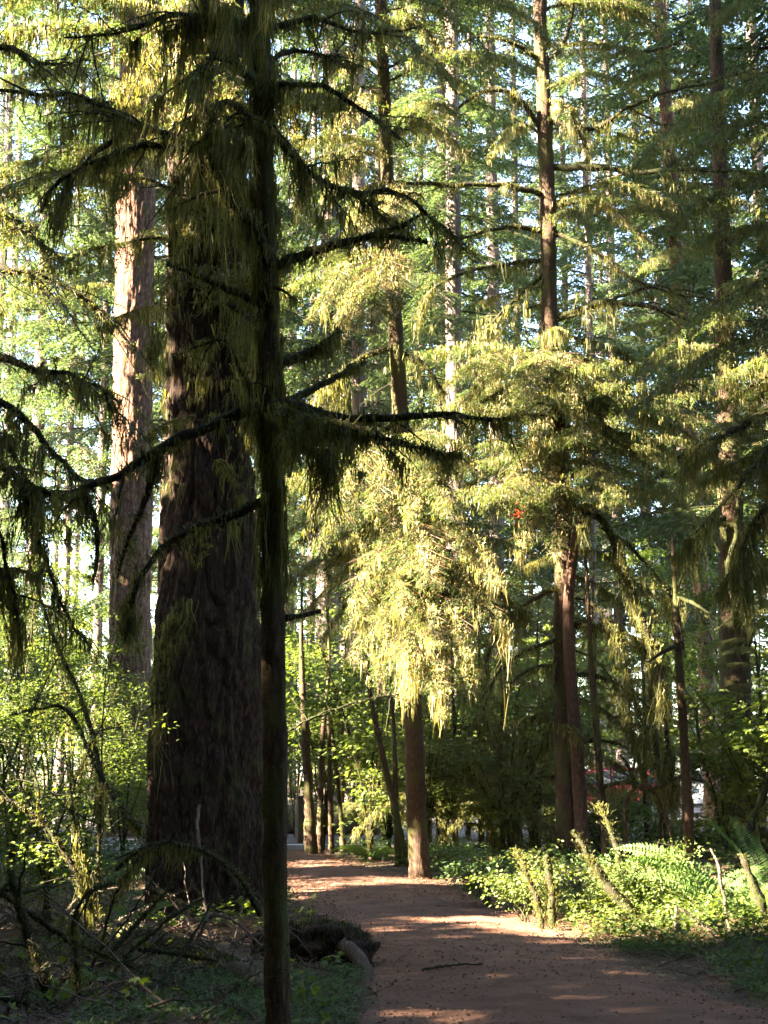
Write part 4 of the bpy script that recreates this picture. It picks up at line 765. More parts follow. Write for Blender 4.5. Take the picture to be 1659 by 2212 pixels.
for i, (px, Y, H, s, ns, nc, L, mo, lab) in enumerate([
    (700, 29, 4.0, 1.3, 7, 120, .085, 0, 'green vine maple clump beside the path end, many thin stems'),
    (800, 27, 4.4, 1.3, 6, 120, .085, .15, 'vine maple with mossy stems left of the path bend hemlock'),
    (640, 34, 5.0, 1.6, 6, 120, .1, 0, 'bright vine maple behind the post at the path end'),
    (760, 36, 5.0, 1.8, 6, 120, .1, 0, 'vine maple rising behind the fallen log'),
    (960, 27, 3.3, 1.2, 9, 60, .075, .4, 'dark moss hung shrub just right of the path bend hemlock'),
    (1060, 28, 3.4, 1.3, 9, 70, .075, .45, 'dark moss hung shrub midway between path hemlock and right tree'),
    (1150, 27, 3.4, 1.2, 9, 70, .075, .4, 'dark moss hung shrub just left of the mossy tree at right'),
    (1010, 33, 4.6, 1.8, 6, 130, .09, .2, 'shaded green maple behind the moss hung shrubs'),
    (1180, 34, 4.6, 1.8, 6, 130, .09, 0, 'green maple behind the mossy tree at right'),
    (920, 25.5, 2.6, .9, 8, 60, .07, .5, 'dark moss hung shrub touching the path bend hemlock on its right'),
    (1100, 25.5, 2.8, 1.0, 9, 80, .07, .5, 'dark moss hung shrub in front of the others, between path hemlock and right tree'),
    (1180, 29.5, 3.6, 1.5, 8, 150, .08, .4, 'dense dark shrub filling the shade left of the mossy tree at right'),
    (950, 30, 3.4, 1.5, 8, 150, .08, .4, 'dense dark shrub filling the shade right of the path bend hemlock'),
    (1060, 31, 2.2, 1.8, 8, 150, .08, 0, 'wide low shrub hiding the road in the middle'),
    (1255, 29, .8, 1.1, 8, 70, .075, 0, 'wide low shrub hiding the road right of the mossy tree'),
    (840, 30, 2.6, 1.4, 8, 140, .08, 0, 'low dense shrub at the far inner bend of the path'),
    (1300, 27, 1.4, .9, 6, 60, .06, 0, 'leafy sapling whose leaves cover the front of the red car'), (1415, 31, 1.45, .9, 6, 60, .06, 0, 'leafy sapling whose leaves cover the gap between the two cars'),
    (1345, 30, 1.4, 1.1, 6, 62, .075, 0, 'low leafy shrub in shade before the red car'),
    (1450, 27, .7, 1.2, 6, 70, .075, 0, 'low leafy shrub in shade before the pale car'),
    (1560, 24, 2.6, 1.1, 6, 100, .075, 0, 'leafy maple at the foot of the leaf wrapped trunk'),
    (1650, 22, 3.4, 1.1, 6, 110, .08, 0, 'leafy maple along the right edge above the ferns'),
    (1640, 30, 6.5, 1.6, 6, 150, .09, .2, 'tall maple with yellow green leaves behind the right edge'),
    (1400, 38, 7.0, 2.4, 6, 110, .1, 0, 'tall maple with lit leaves behind the thin dead snag'),
    (1540, 44, 8.0, 2.6, 6, 130, .12, 0, 'far tall maple under the leaning grey brown trunk'),
    (1250, 62, 4.5, 2.5, 6, 130, .14, 0, 'bright far shrub behind the red car'),
    (1090, 46, 6.5, 2.4, 7, 150, .11, 0, 'tall far maple behind the moss draped hemlocks'),
    (1640, 46, 7.0, 2.4, 7, 150, .11, 0, 'tall far maple behind the right edge trees'),
    (690, 46, 7.0, 2.4, 7, 150, .11, 0, 'tall far maple above the grey log'),
    (1420, 64, 4.5, 2.8, 6, 140, .14, 0, 'bright far shrub behind the pale car'),
    (860, 44, 5.0, 2.2, 6, 130, .11, 0, 'far maple glimpsed behind the path bend hemlock'),
    (560, 50, 6.0, 2.4, 6, 130, .12, 0, 'far maple showing just beside the slender dark trunk')]):
    x, y = sp(px, Y); shrub(lab, x, y, H, s, ns, nc, 34, L, M_MAPLE, 2100 + i, clr=.45, moss=mo, low=.2)
for i, (px, Y, H, s, nc, lab) in enumerate([(60, 26, 1.6, 1.3, 110, 'low dense shrub at the far left hiding the asphalt'), (190, 28, 1.5, 1.3, 110, 'low dense shrub before the foot of the thin dark far trunk'), (320, 32, 1.8, 1.3, 110, 'low dense shrub in the gap between the two biggest firs'), (-40, 22, 1.4, 1.0, 80, 'low dense shrub cut off by the left edge')]):
    x, y = sp(px, Y); shrub(lab, x, y, H, s, 8, nc, 40, .055, M_MAPLE, 2200 + i, clr=.4, low=.05)
# huckleberries and stumps of the sunlit patch
HK = dict(lobes=1, thick=.05, name='huckleberry_bush', cat='shrub', r=.008, droop=.05)
for i, (px, py, H, s, ns, nc, lab) in enumerate([
    (1390, 2008, 1.0, .4, 7, 46, 'sunlit huckleberry with flat leaf layers above the leaning mossy snag'),
    (1130, 1995, .8, .4, 6, 38, 'sunlit huckleberry growing round the two short mossy stubs'),
    (1050, 1962, .7, .45, 6, 38, 'huckleberry at the inner edge of the path bend'),
    (1455, 2008, .5, .3, 6, 24, 'low huckleberry between the leaning mossy snag and the ferns'),
    (960, 1890, .6, .5, 6, 30, 'low shaded huckleberry at the foot of the path bend hemlock'),
    (1320, 2000, .6, .35, 5, 28, 'huckleberry behind the moss mound in the sunlit patch')]):
    p = ground_at(px, py); shrub(lab, p[0], p[1], H, s * 1.1, ns, int(nc * 1.5), 46, .042, M_HUCK, 2300 + i, clr=.26, low=.35, **HK)
def mossy_stub(label, pix, Y, cur=.14, seed=1, name='mossy_snag', cat='snag', per=60, dead=False):
    P, R = trunk_pts(pix, Y, 30); R = R * .52; rng = np.random.default_rng(seed); b = base_of(P[0]); P[0, 2] = min(P[0, 2], b[2]) - .05; P += np.cumsum(rng.normal(0, .004, P.shape), 0)
    g = MB(); tube(g, P, R, 12, 0, .5, seed, nscale=14); fuzz(g, P, R, rng, 420, .014, .006, -.2, 1, 1); r = thing(name, label, cat, b); t = g.build('trunk', [M_DEAD if dead else M_LIMB, M_MOSSD], r, b)
    ms = MB(); curtain(ms, P, rng, per, cur, 14, .008, .045); ms.build('hanging_moss', M_MOSS, t, b); return r
def gy(py): return 5309.0 / (py - 1650)
mossy_stub('leaning mossy snag with a knobbed pale tip in the sunlit patch', [(1398, 2015, 46), (1360, 1965, 44), (1320, 1915, 40), (1285, 1870, 34), (1262, 1830, 24), (1246, 1800, 20), (1240, 1788, 22)], 15.2, .16, 1)
mossy_stub('mossy spike bent at the tip rising behind the huckleberry', [(1370, 1995, 30), (1350, 1900, 26), (1338, 1840, 26), (1322, 1790, 22), (1310, 1755, 12), (1302, 1738, 5)], 15.8, .1, 2)
mossy_stub('short upright mossy stub left of the dark trunk foot', [(1190, 1985, 36), (1188, 1920, 34), (1186, 1870, 30), (1184, 1850, 22)], 15.4, .14, 3)
mossy_stub('slanted thin mossy stub beside the short upright one', [(1170, 1980, 26), (1150, 1920, 22), (1128, 1870, 16), (1112, 1825, 9)], 15.4, .12, 4)
mossy_stub('mossy leaning stake among the sword ferns at the right edge', [(1665, 2010, 50), (1650, 1960, 44), (1632, 1900, 38), (1618, 1850, 28), (1612, 1835, 16)], 14.2, .1, 7, name='wooden_stake', cat='stake')
mossy_stub('thin reddish dead stem curving beside the fern fronds', [(1585, 2040, 18), (1570, 1980, 15), (1560, 1920, 14), (1545, 1860, 10), (1530, 1835, 8)], 14, .05, 8, per=10, dead=True, name='dead_sapling', cat='sapling')
mossy_stub('thin dark dead branch slanting down across the right ground plants', [(1455, 1950, 12), (1520, 2000, 13), (1590, 2045, 14), (1660, 2090, 14)], 14.0, .02, 9, per=4, dead=True, name='fallen_branch', cat='branch')
mossy_stub('leaning mossy trunk in shade above the fern at right', [(1590, 1960, 44), (1600, 1870, 40), (1625, 1780, 36), (1655, 1690, 30), (1680, 1600, 24)], 18.5, .2, 10, per=26)
# moss mound
def mound(label, px, py, w, h, m, seed, name='moss_mound', cat='mound', fz=1):
    c = ground_at(px, py); rng = np.random.default_rng(seed); b = base_of(c)
    u = np.linspace(0, 1, 24); v = np.linspace(0, 2 * math.pi, 40, endpoint=False); U, Vv = np.meshgrid(u, v, indexing='ij')
    r = np.sin(U * math.pi / 2); z = np.cos(U * math.pi / 2)
    P = np.stack([r * np.cos(Vv) * w, r * np.sin(Vv) * w * .8, z * h], -1).reshape(-1, 3)
    P *= (1 + .5 * (fbm(P * 4 + seed, seed, 3) - .5))[:, None]; P += b + np.array([0, 0, -.03])
    i = np.arange(23)[:, None] * 40; j = np.arange(40)[None, :]; j2 = (j + 1) % 40
    g = MB(); g.add(P, np.stack([i + j, i + 40 + j, i + 40 + j2, i + j2], -1).reshape(-1, 4), 0, True)
    k = rng.integers(0, len(P), 3000); nn = nrm(P[k] - b); strands(g, P[k] + rng.normal(0, .012, (3000, 3)), rng.uniform(.02, .05, 3000), .009, rng, nn + rng.normal(0, .5, (3000, 3)), 1, .2, 1, .6)
    return tag(g.build(name, [m, M_MOSSD], None), label, cat)
mound('bright golden green moss mound low in the sunlit patch', 1288, 1985, .27, .38, M_MOSSD, 3)
mound('brown mossy stump far back in the right shade', 1430, 1830, .3, .5, M_DEAD, 6, 'tree_stump', 'stump')
# rotten cut stump with root at the edge of the path
c = ground_at(720, 2085); bS = base_of(c); rng = np.random.default_rng(9)
g = MB(); Pst = np.array([[-.6, .3, .05], [-.3, .14, .13], [.02, .03, .15], [.16, -.02, .1], [.26, -.08, -.02], [.34, -.14, -.1]]) + bS
q = smooth(Pst, 70); tube(g, q, np.interp(np.linspace(0, 1, 70), [0, .5, .7, .78, 1], [.16, .17, .16, .07, .03]), 48, 0, .5, 95, nscale=14)
fuzz(g, q[:50], np.linspace(.2, .17, 50), rng, 3200, .035, .008, 1.4, 1, 1)
rS = thing('rotten_stump', 'rotten moss topped stump with a pale root reaching onto the path', 'stump', bS); g.build('wood', [M_FIR, M_MOSSD], rS, bS)
g = MB(); Q = smooth(np.array([[.1, -.1, .18], [.19, -.2, .09], [.27, -.29, .0], [.35, -.38, -.08]]) + bS, 20); tube(g, Q, np.linspace(.075, .03, 20), 14, 0, .4, 5, nscale=9); g.build('root', M_DEAD, rS, bS)

# ferns
def fern(label, px, py, fr, seed, Y=None):
    rng = np.random.default_rng(seed); c = ground_at(px, py); b = base_of(c); root = thing('sword_fern', label, 'fern', b)
    for (az, L, up, dr) in fr:
        t = np.linspace(0, 1, 30); h = np.array([math.cos(az), math.sin(az), 0])
        P = b + h * (L * t)[:, None] * .95 + UP * (up * L * t - dr * L * t ** 2.2)[:, None]
        g = MB(); tube(g, P, np.linspace(.006, .0015, 30), 4, 0, cap=False)
        n = 42; s = np.linspace(.1, .99, n); C = along(P, s * arclen(P)[-1]); T = np.stack([np.interp(s, t, tangents(P)[:, k]) for k in range(3)], 1)
        Sd = nrm(np.cross(T, UP)); ro = rng.choice([-1, 1]) * rng.uniform(.7, 1.0); Sd = Sd * math.cos(ro) + np.cross(T, Sd) * math.sin(ro); ln = .135 * L * np.sin(np.clip(s * 1.05, 0, 1) ** .6 * math.pi) ** .7 + .006
        for sg in (1, -1): diamonds(g, C, Sd * sg + T * .25 + UP * -.12 + rng.normal(0, .05, (n, 3)), np.cross(Sd, T) + rng.normal(0, .12, (n, 3)), ln, .028 * L + 0 * s, 0)
        g.build('frond', M_FERN, root, b)
def fr(n, L, rng, a0=0, a1=6.28): return [(rng.uniform(a0, a1), L * rng.uniform(.75, 1.15), rng.uniform(.6, 1.0), rng.uniform(.45, .9)) for _ in range(n)]
rng = np.random.default_rng(88)
fern('sword fern at the right edge with two long sunlit fronds arching left', 1600, 2012, [(2.95, 1.3, 1.15, .62), (3.12, 1.2, 1.05, .55), (3.35, 1.15, .85, .45), (2.7, 1.0, 1.15, .6), (3.7, .8, .6, .6), (.4, .9, .9, .5), (1.0, .9, .95, .5), (2.2, .9, 1.0, .6), (4.4, .7, .5, .6), (5.4, .8, .6, .6)], 1)
fern('smaller sunlit sword fern left of the big one among the leaves', 1500, 2005, [(2.9, .85, 1.2, .6), (3.3, .85, 1.0, .5), (.2, .85, 1.1, .5), (.7, .6, 1.0, .5), (2.3, .65, 1.0, .5), (4.2, .55, .6, .6), (5.3, .6, .6, .5)], 11)
fern('bright backlit sword fern cut off by the right edge behind the stake', 1690, 2000, [(2.2, 1.1, 1.25, .4), (1.9, 1.0, 1.35, .4), (2.7, .7, .9, .6), (1.6, .9, 1.2, .4), (3.3, .6, .7, .7), (3.9, .6, .7, .7), (5.0, .6, .7, .7)], 2)
fern('small sword fern in the shade at the left foot of the huge old fir', 300, 2010, fr(8, .5, rng), 3)
fern('small sword fern beside the path stump', 655, 2080, fr(7, .35, rng), 4)
fern('sword fern at the lower left among dead stems', 120, 2170, fr(8, .5, rng), 5)
fern('sword fern beyond the right ground plants in half shade', 1560, 1960, fr(8, .6, rng), 6)
fern('green sword fern under the vine maple beside the path end', 800, 1862, fr(9, .7, rng), 7)

# ------------------------------------------------------------------ ground plants, litter
def scatter(n, x0, x1, y0, y1, seed, keep):
    rng = np.random.default_rng(seed); x = rng.uniform(x0, x1, n); y = rng.uniform(y0, y1, n); d = path_dist(x, y)
    nz = fbm(np.stack([x * .9, y * .9, 0 * x], 1), seed, 3)
    k = keep(x, y, d, nz, rng); return x[k], y[k], gh(x[k], y[k]), rng
def cover(name, label, n, box, seed, keep, L, hmax, m, lobes=3):
    x, y, z, rng = scatter(n, *box, seed, keep); N = len(x); q = np.repeat(np.arange(N), 4)
    h = rng.uniform(.02, hmax, N); a = rng.uniform(0, 6.283, len(q))
    P = np.stack([x[q] + np.cos(a) * .03, y[q] + np.sin(a) * .03, z[q] + (h[q] * rng.uniform(.7, 1.1, len(q)))], 1)
    g = MB(); leaf3(g, P, np.stack([np.cos(a), np.sin(a), rng.normal(-.1, .25, len(q))], 1), UP + rng.normal(0, .55, (len(q), 3)), L * rng.uniform(.6, 1.3, len(q)), rng, 0, lobes)
    return tag(g.build(name, m), label, 'ground cover', kind='stuff')
cover('ground_cover', 'low green leafy ground cover beside the path', 46000, (-3.5, 6, 8.5, 17.5), 11, lambda x, y, d, nz, r: (d > .06) & (nz + .25 * np.clip(d, 0, .8) > np.where(x < 0, .56, .53)) & ((x > 0) | (y < 12.2) & (nz > .5) & (x > -1.75)), .026, .11, M_COVER)
cover('ground_cover', 'green undergrowth leaves behind the path edges further back', 16000, (-8, 9, 17.5, 29), 12, lambda x, y, d, nz, r: (d > .12) & (nz > .42), .05, .28, M_COVER)
cover('ground_cover', 'mixed leaves of the sunlit patch at right', 2400, (1.2, 5, 13.2, 17.5), 13, lambda x, y, d, nz, r: (d > .15) & (nz > .35), .045, .3, M_MAPLE)
cover('ground_cover', 'scattered larger leaves standing above the low ground cover', 1500, (-3, 6, 9, 18), 21, lambda x, y, d, nz, r: (d > .2) & (nz > .5), .075, .25, M_MAPLE)
x, y, z, rng = scatter(60000, -5, 6, 8.3, 27, 14, lambda x, y, d, nz, r: (d > -.35) & (r.random(len(x)) < np.where(d < .5, 1, .5)) | (d <= -.35) & (r.random(len(x)) < .5 * (nz > .45) + .12))
N = len(x); g = MB(); a = rng.uniform(0, 6.283, N)
diamonds(g, np.stack([x, y, z + .02 + .012 * rng.random(N) + .02 * (path_dist(x, y) < 0)], 1), np.stack([np.cos(a), np.sin(a), rng.normal(0, .2, N)], 1), UP + rng.normal(0, .35, (N, 3)), rng.uniform(.012, .055, N) * rng.uniform(.5, 1, N), rng.uniform(.006, .03, N), 0, .3)
tag(g.build('leaf_litter', M_LITTER), 'brown fallen leaves and bits along the path and floor', 'leaf litter', kind='stuff')
x, y, z, rng = scatter(26000, -4.5, 5.5, 8.3, 20, 15, lambda x, y, d, nz, r: (d > .1))
N = len(x); g = MB(); a = rng.uniform(0, 6.283, N); ax = np.stack([np.cos(a), np.sin(a), rng.uniform(-.05, .35, N)], 1)
strands(g, np.stack([x, y, z + .02], 1), rng.uniform(.06, .4, N), .008, rng, ax, 2, .1, 0, .5)
tag(g.build('forest_debris', M_TWIG), 'fine dead twigs strewn over the forest floor', 'twigs', kind='stuff')
rng = np.random.default_rng(17); g = MB(); n = 270
x = rng.uniform(-4.2, -1.0, n); y = rng.uniform(9.2, 14.5, n)
for k in range(n):
    a = rng.uniform(0, 6.28); l = rng.uniform(.4, 1.4); t = np.linspace(0, 1, 9)[:, None]; z = float(gh(np.array([x[k]]), np.array([y[k]]))[0])
    Q = np.array([x[k], y[k], z]) + np.array([math.cos(a), math.sin(a) * .6, 0]) * l * t * .8 + UP * (rng.uniform(.2, 1.0) * l * t - rng.uniform(.1, .9) * l * t ** 2) + np.cumsum(rng.normal(0, .012, (9, 3)), 0)
    tube(g, Q, np.linspace(.009, .003, 9), 5, 0, cap=False)
    if rng.random() < .6: fuzz(g, Q, np.linspace(.009, .003, 9), rng, 260, .022, .007, .1, 1, 1); curtain(g, Q, rng, 12, .12, 6, .008, .02, segs=2)
tag(g.build('dead_bramble', [M_DEAD, M_MOSSD]), 'tangle of thin dead mossy twigs in the lower left shade', 'bramble', kind='stuff')
def stick(label, pts, r0, r1, m=M_LIMB, name='dead_branch', moss=0.0, fz=0, seed=1, cat='branch', sides=7, twigs=0):
    rng = np.random.default_rng(seed); P = smooth(np.array([at(*p) for p in pts]), 34); P = P + rng.normal(0, .004, P.shape)
    b = P[0].copy(); g = MB(); tube(g, P, np.linspace(r0, r1, 34), sides, 0, .35, seed, nscale=16)
    if fz: fuzz(g, P, np.linspace(r0, r1, 34), rng, fz, .026, .007, .3, 1, 1)
    r = thing(name, label, cat, b)
    for k in range(twigs):
        i = rng.integers(6, 32); T = tangents(P)[i]; d = nrm(T * .6 + rng.normal(0, .6, 3)); l = rng.uniform(.15, .5)
        t = np.linspace(0, 1, 7)[:, None]; tube(g, P[i] + d * l * t + rng.normal(0, .008, (7, 3)), np.linspace(r1 * .8, .002, 7), 4, 0, cap=False)
    w_ = g.build('wood', [m, M_MOSSD], r, b)
    if moss: ms = MB(); curtain(ms, P, rng, 34, moss, 14, .008, .03); ms.build('hanging_moss', M_MOSS, r, b)
    return r
# stick on the path
p0, p1, p2 = ground_at(912, 2108), ground_at(970, 2100), ground_at(1042, 2097)
def gl(pp, dz=.03): c = ground_at(*pp); return None
g = MB(); P = smooth(np.array([p0 + UP * .045, p1 + UP * .05, p2 + UP * .05]), 24); P += np.random.default_rng(2).normal(0, .003, P.shape); tube(g, P, np.linspace(.011, .007, 24), 7, 0, .4, 3, nscale=20)
tag(g.build('fallen_stick', M_LIMB), 'dark thin stick lying across the dirt path', 'stick')
# dead, moss covered branches in the shade at lower left
st = lambda *p: list(p)
stick('arching mossy branch curving over in front of the huge fir foot', [(560, 1975, 12.4), (520, 1900, 12.2), (460, 1850, 12), (380, 1822, 11.8), (310, 1832, 11.7), (250, 1880, 11.7)], .026, .012, moss=.16, fz=700, seed=21, twigs=10)
stick('mossy branch drooping from the arch towards the left', [(330, 1828, 11.7), (280, 1880, 11.6), (240, 1960, 11.6), (215, 2060, 11.5)], .016, .008, moss=.1, fz=500, seed=22)
stick('straight mossy branch rising right in the lower left tangle, upper one', [(180, 2140, 11.4), (240, 2060, 11.5), (310, 1980, 11.6), (375, 1905, 11.7)], .022, .01, moss=.05, fz=700, seed=23)
stick('straight mossy branch rising right in the lower left tangle, lower one', [(225, 2120, 11.2), (300, 2040, 11.3), (380, 1975, 11.4), (440, 1940, 11.5)], .018, .009, moss=.06, fz=600, seed=24)
stick('dark straight stick leaning up to the right before the huge fir', [(340, 2130, 10.6), (400, 2050, 10.8), (465, 1935, 11.0)], .016, .008, M_LIMB, seed=25)
stick('pale bare branch bent like an elbow before the huge fir', [(420, 2040, 10.6), (450, 1985, 10.6), (478, 1978, 10.6), (520, 2000, 10.6), (565, 2045, 10.5)], .014, .007, M_DEAD, seed=26)
stick('pale crooked root hanging down the face of the huge fir', [(430, 1740, 14.2), (428, 1800, 14), (434, 1860, 13.9), (438, 1925, 13.6), (452, 2000, 13.4), (455, 2060, 13.2)], .016, .008, M_DEAD, seed=27)
stick('long mossy branch falling from the left edge to the middle of the tangle', [(-30, 1910, 10.6), (60, 1970, 10.6), (150, 2030, 10.6), (240, 2070, 10.6), (330, 2110, 10.6)], .024, .008, moss=.06, fz=600, seed=28, twigs=8)
stick('thick dark mossy stem leaning at the left edge tangle', [(110, 2160, 10.2), (75, 2060, 10.2), (45, 1970, 10.3), (20, 1880, 10.4)], .045, .02, moss=.1, fz=900, seed=29, twigs=6)
stick('curved dark stem rising out of the left edge tangle', [(170, 2150, 10.4), (165, 2060, 10.4), (160, 1990, 10.5), (190, 1930, 10.5), (250, 1905, 10.6)], .02, .01, moss=.08, fz=600, seed=30, twigs=4)
stick('thin crooked branch rising right from the tangle middle', [(170, 2130, 10.8), (215, 2060, 10.8), (275, 1985, 10.9), (330, 1900, 11)], .012, .006, M_LIMB, seed=31, twigs=4)
stick('short mossy fallen branch across the floor left of the huge fir', [(300, 2050, 11), (380, 2060, 11), (470, 2075, 11)], .02, .012, fz=700, seed=32)
stick('mossy twig cluster branch low at the bottom left corner', [(-20, 2150, 9.8), (60, 2170, 9.8), (140, 2200, 9.7)], .02, .008, moss=.06, fz=600, seed=33, twigs=8)
stick('mossy sunlit stem of the dead clump at left, leaning left', [(190, 1960, 14), (160, 1880, 14), (120, 1810, 14), (60, 1750, 14), (0, 1720, 14)], .03, .012, moss=.26, fz=220, seed=34, twigs=6)
stick('mossy sunlit stem of the dead clump at left, upright', [(200, 1970, 14), (185, 1880, 14), (165, 1800, 14), (150, 1700, 14)], .024, .012, moss=.26, fz=220, seed=35, twigs=6)
stick('mossy sunlit stem of the dead clump at left, third and rightmost', [(215, 1975, 14), (212, 1890, 14), (215, 1810, 14), (222, 1690, 14)], .02, .01, moss=.24, fz=220, seed=36, twigs=6)
stick('mossy horizontal limb with short beard above the sunlit dead clump', [(300, 1790, 15), (230, 1700, 15.2), (150, 1540, 15.4), (90, 1530, 15.4), (20, 1545, 15.4)], .03, .01, moss=.12, fz=500, seed=37, twigs=6)
stick('long leaning vine maple stem before the reddish fir', [(240, 1800, 18), (215, 1660, 18), (180, 1520, 18.2), (110, 1360, 18.4), (60, 1200, 18.6)], .04, .012, moss=.14, fz=400, seed=38, twigs=6)
stick('thin dark upright stem before the reddish fir foot', [(212, 1830, 17), (218, 1700, 17), (222, 1560, 17.2), (230, 1420, 17.4)], .014, .006, fz=100, seed=39, twigs=5)
stick('long thin branch with sparse needles crossing above the path end', [(600, 1592, 14), (700, 1540, 14.6), (800, 1510, 15), (860, 1500, 15.4)], .012, .006, fz=150, seed=40, twigs=10)
# mossy fallen log at the bottom
P = smooth(np.array([ground_at(250, 2035) + UP * .1, ground_at(420, 2095) + UP * .1, ground_at(585, 2165) + UP * .07]), 60); b = base_of(P[0]); rng = np.random.default_rng(3)
r = thing('fallen_log', 'mossy fallen log with pinkish bare end at the foot of the huge fir', 'log', b); g = MB(); tube(g, P, np.linspace(.1, .075, 60), 26, 0, .5, 93, nscale=9); fuzz(g, P[:46], .09, rng, 3000, .03, .008, .8, 1, 1); g.build('wood', [M_HEM, M_MOSSD], r, b)
# grey log closing the road end
P = np.array([[xat(545, 36), 36.4, .3], [xat(660, 36), 36.1, .33], [xat(860, 36), 35.6, .34]]); b = base_of(P[0]); r = thing('fallen_log', 'big weathered grey log lying beyond the asphalt at the path end', 'log', b)
g = MB(); P = smooth(P, 60); tube(g, P, np.linspace(.36, .42, 60), 30, 0, bark=fissure(90, .05, 22, 9)); g.build('wood', M_FARB, r, b)
# post at the end of the path
pb = ground_at(648, 1822); r = thing('wooden_post', 'square wooden post at the far end of the path', 'post', pb); z0 = float(gh(np.array([pb[0]]), np.array([pb[1]]))[0])
def boxm(mb, c, s, mi=0, rz=0.0, bev=.01):
    x, y, z = np.array(s) / 2; pts = []
    for zz, k in ((-z, 1), (z - bev * 1.5, 1), (z, 1 - 2 * bev / max(s[0], .02))):
        for a, b_ in ((-1, -1), (1, -1), (1, 1), (-1, 1)):
            ca, sa = math.cos(rz), math.sin(rz); X0, Y0 = a * x * k, b_ * y * k; pts.append([c[0] + X0 * ca - Y0 * sa, c[1] + X0 * sa + Y0 * ca, c[2] + zz])
    f = [[0, 3, 2, 1], [8, 9, 10, 11]] + [[l * 4 + i, l * 4 + (i + 1) % 4, l * 4 + 4 + (i + 1) % 4, l * 4 + 4 + i] for l in (0, 1) for i in range(4)]
    mb.add(pts, f, mi)
g = MB(); boxm(g, (0, 0, .45), (.16, .16, 1.02), rz=.5, bev=.02); g.build('post_body', M_DEAD, r)
# thin dark trunks of the path end
for i, (px, py, wd, top, dx, lab) in enumerate([(672, 1842, 30, 1560, -14, 'thick dark stem leaning left just right of the post'), (690, 1840, 18, 1580, 8, 'second thin dark stem right of the post'), (716, 1838, 14, 1560, -6, 'thin straight stem before the grey log'), (742, 1836, 14, 1600, -22, 'thin stem crossing the right part of the grey log')]):
    Yt = gy(py); snag(lab, [(px, py, wd), (px + dx * .3, (py + top) / 2 + 30, wd * .7), (px + dx, top, wd * .55), (px + dx * 1.9 + 6, top - 150, wd * .35), (px + dx * 1.4, top - 330, wd * .12)], min(Yt, 28.6), [], seed=50 + i, name='maple_sapling', cat='sapling')
for i, (px, py, wd, tp, lab) in enumerate([(880, 1880, 19, (800, 1500), 'mossy dark stem leaning left against the path bend hemlock'), (860, 1870, 16, (850, 1560), 'thin mossy stem left of the path bend hemlock')]):
    snag(lab, [(px, py, wd), (px * .6 + tp[0] * .4, py * .6 + tp[1] * .4, wd * .8), (tp[0], tp[1], wd * .5), (tp[0] - 12, tp[1] - 160, wd * .2)], 24.5, [], seed=60 + i, name='maple_sapling', cat='sapling', moss=.3)
# little plants at the left path edge
for i, (px, py, H, lab) in enumerate([(668, 2015, .55, 'spindly young plant with few leaves at the left path edge'), (735, 2040, .35, 'tiny two leaved seedling before the rotten stump')]):
    p = ground_at(px, py); shrub(lab, p[0], p[1], H, .14, 3, 5, 3, .07, M_MAPLE, 2500 + i, name='young_plant', cat='plant', r=.004, clr=.06, droop=0)
# red leaves caught in the boughs
rng = np.random.default_rng(6); c = at(1118, 1118, 22.2); n = 26; g = MB(); leaf3(g, c + rng.normal(0, 1, (n, 3)) * np.array([.05, .05, .11]), rng.normal(0, 1, (n, 3)), rng.normal(0, 1, (n, 3)), .06, rng)
tag(g.build('red_leaves', M_RED), 'small cluster of red leaves hanging under the sunlit boughs', 'leaves')

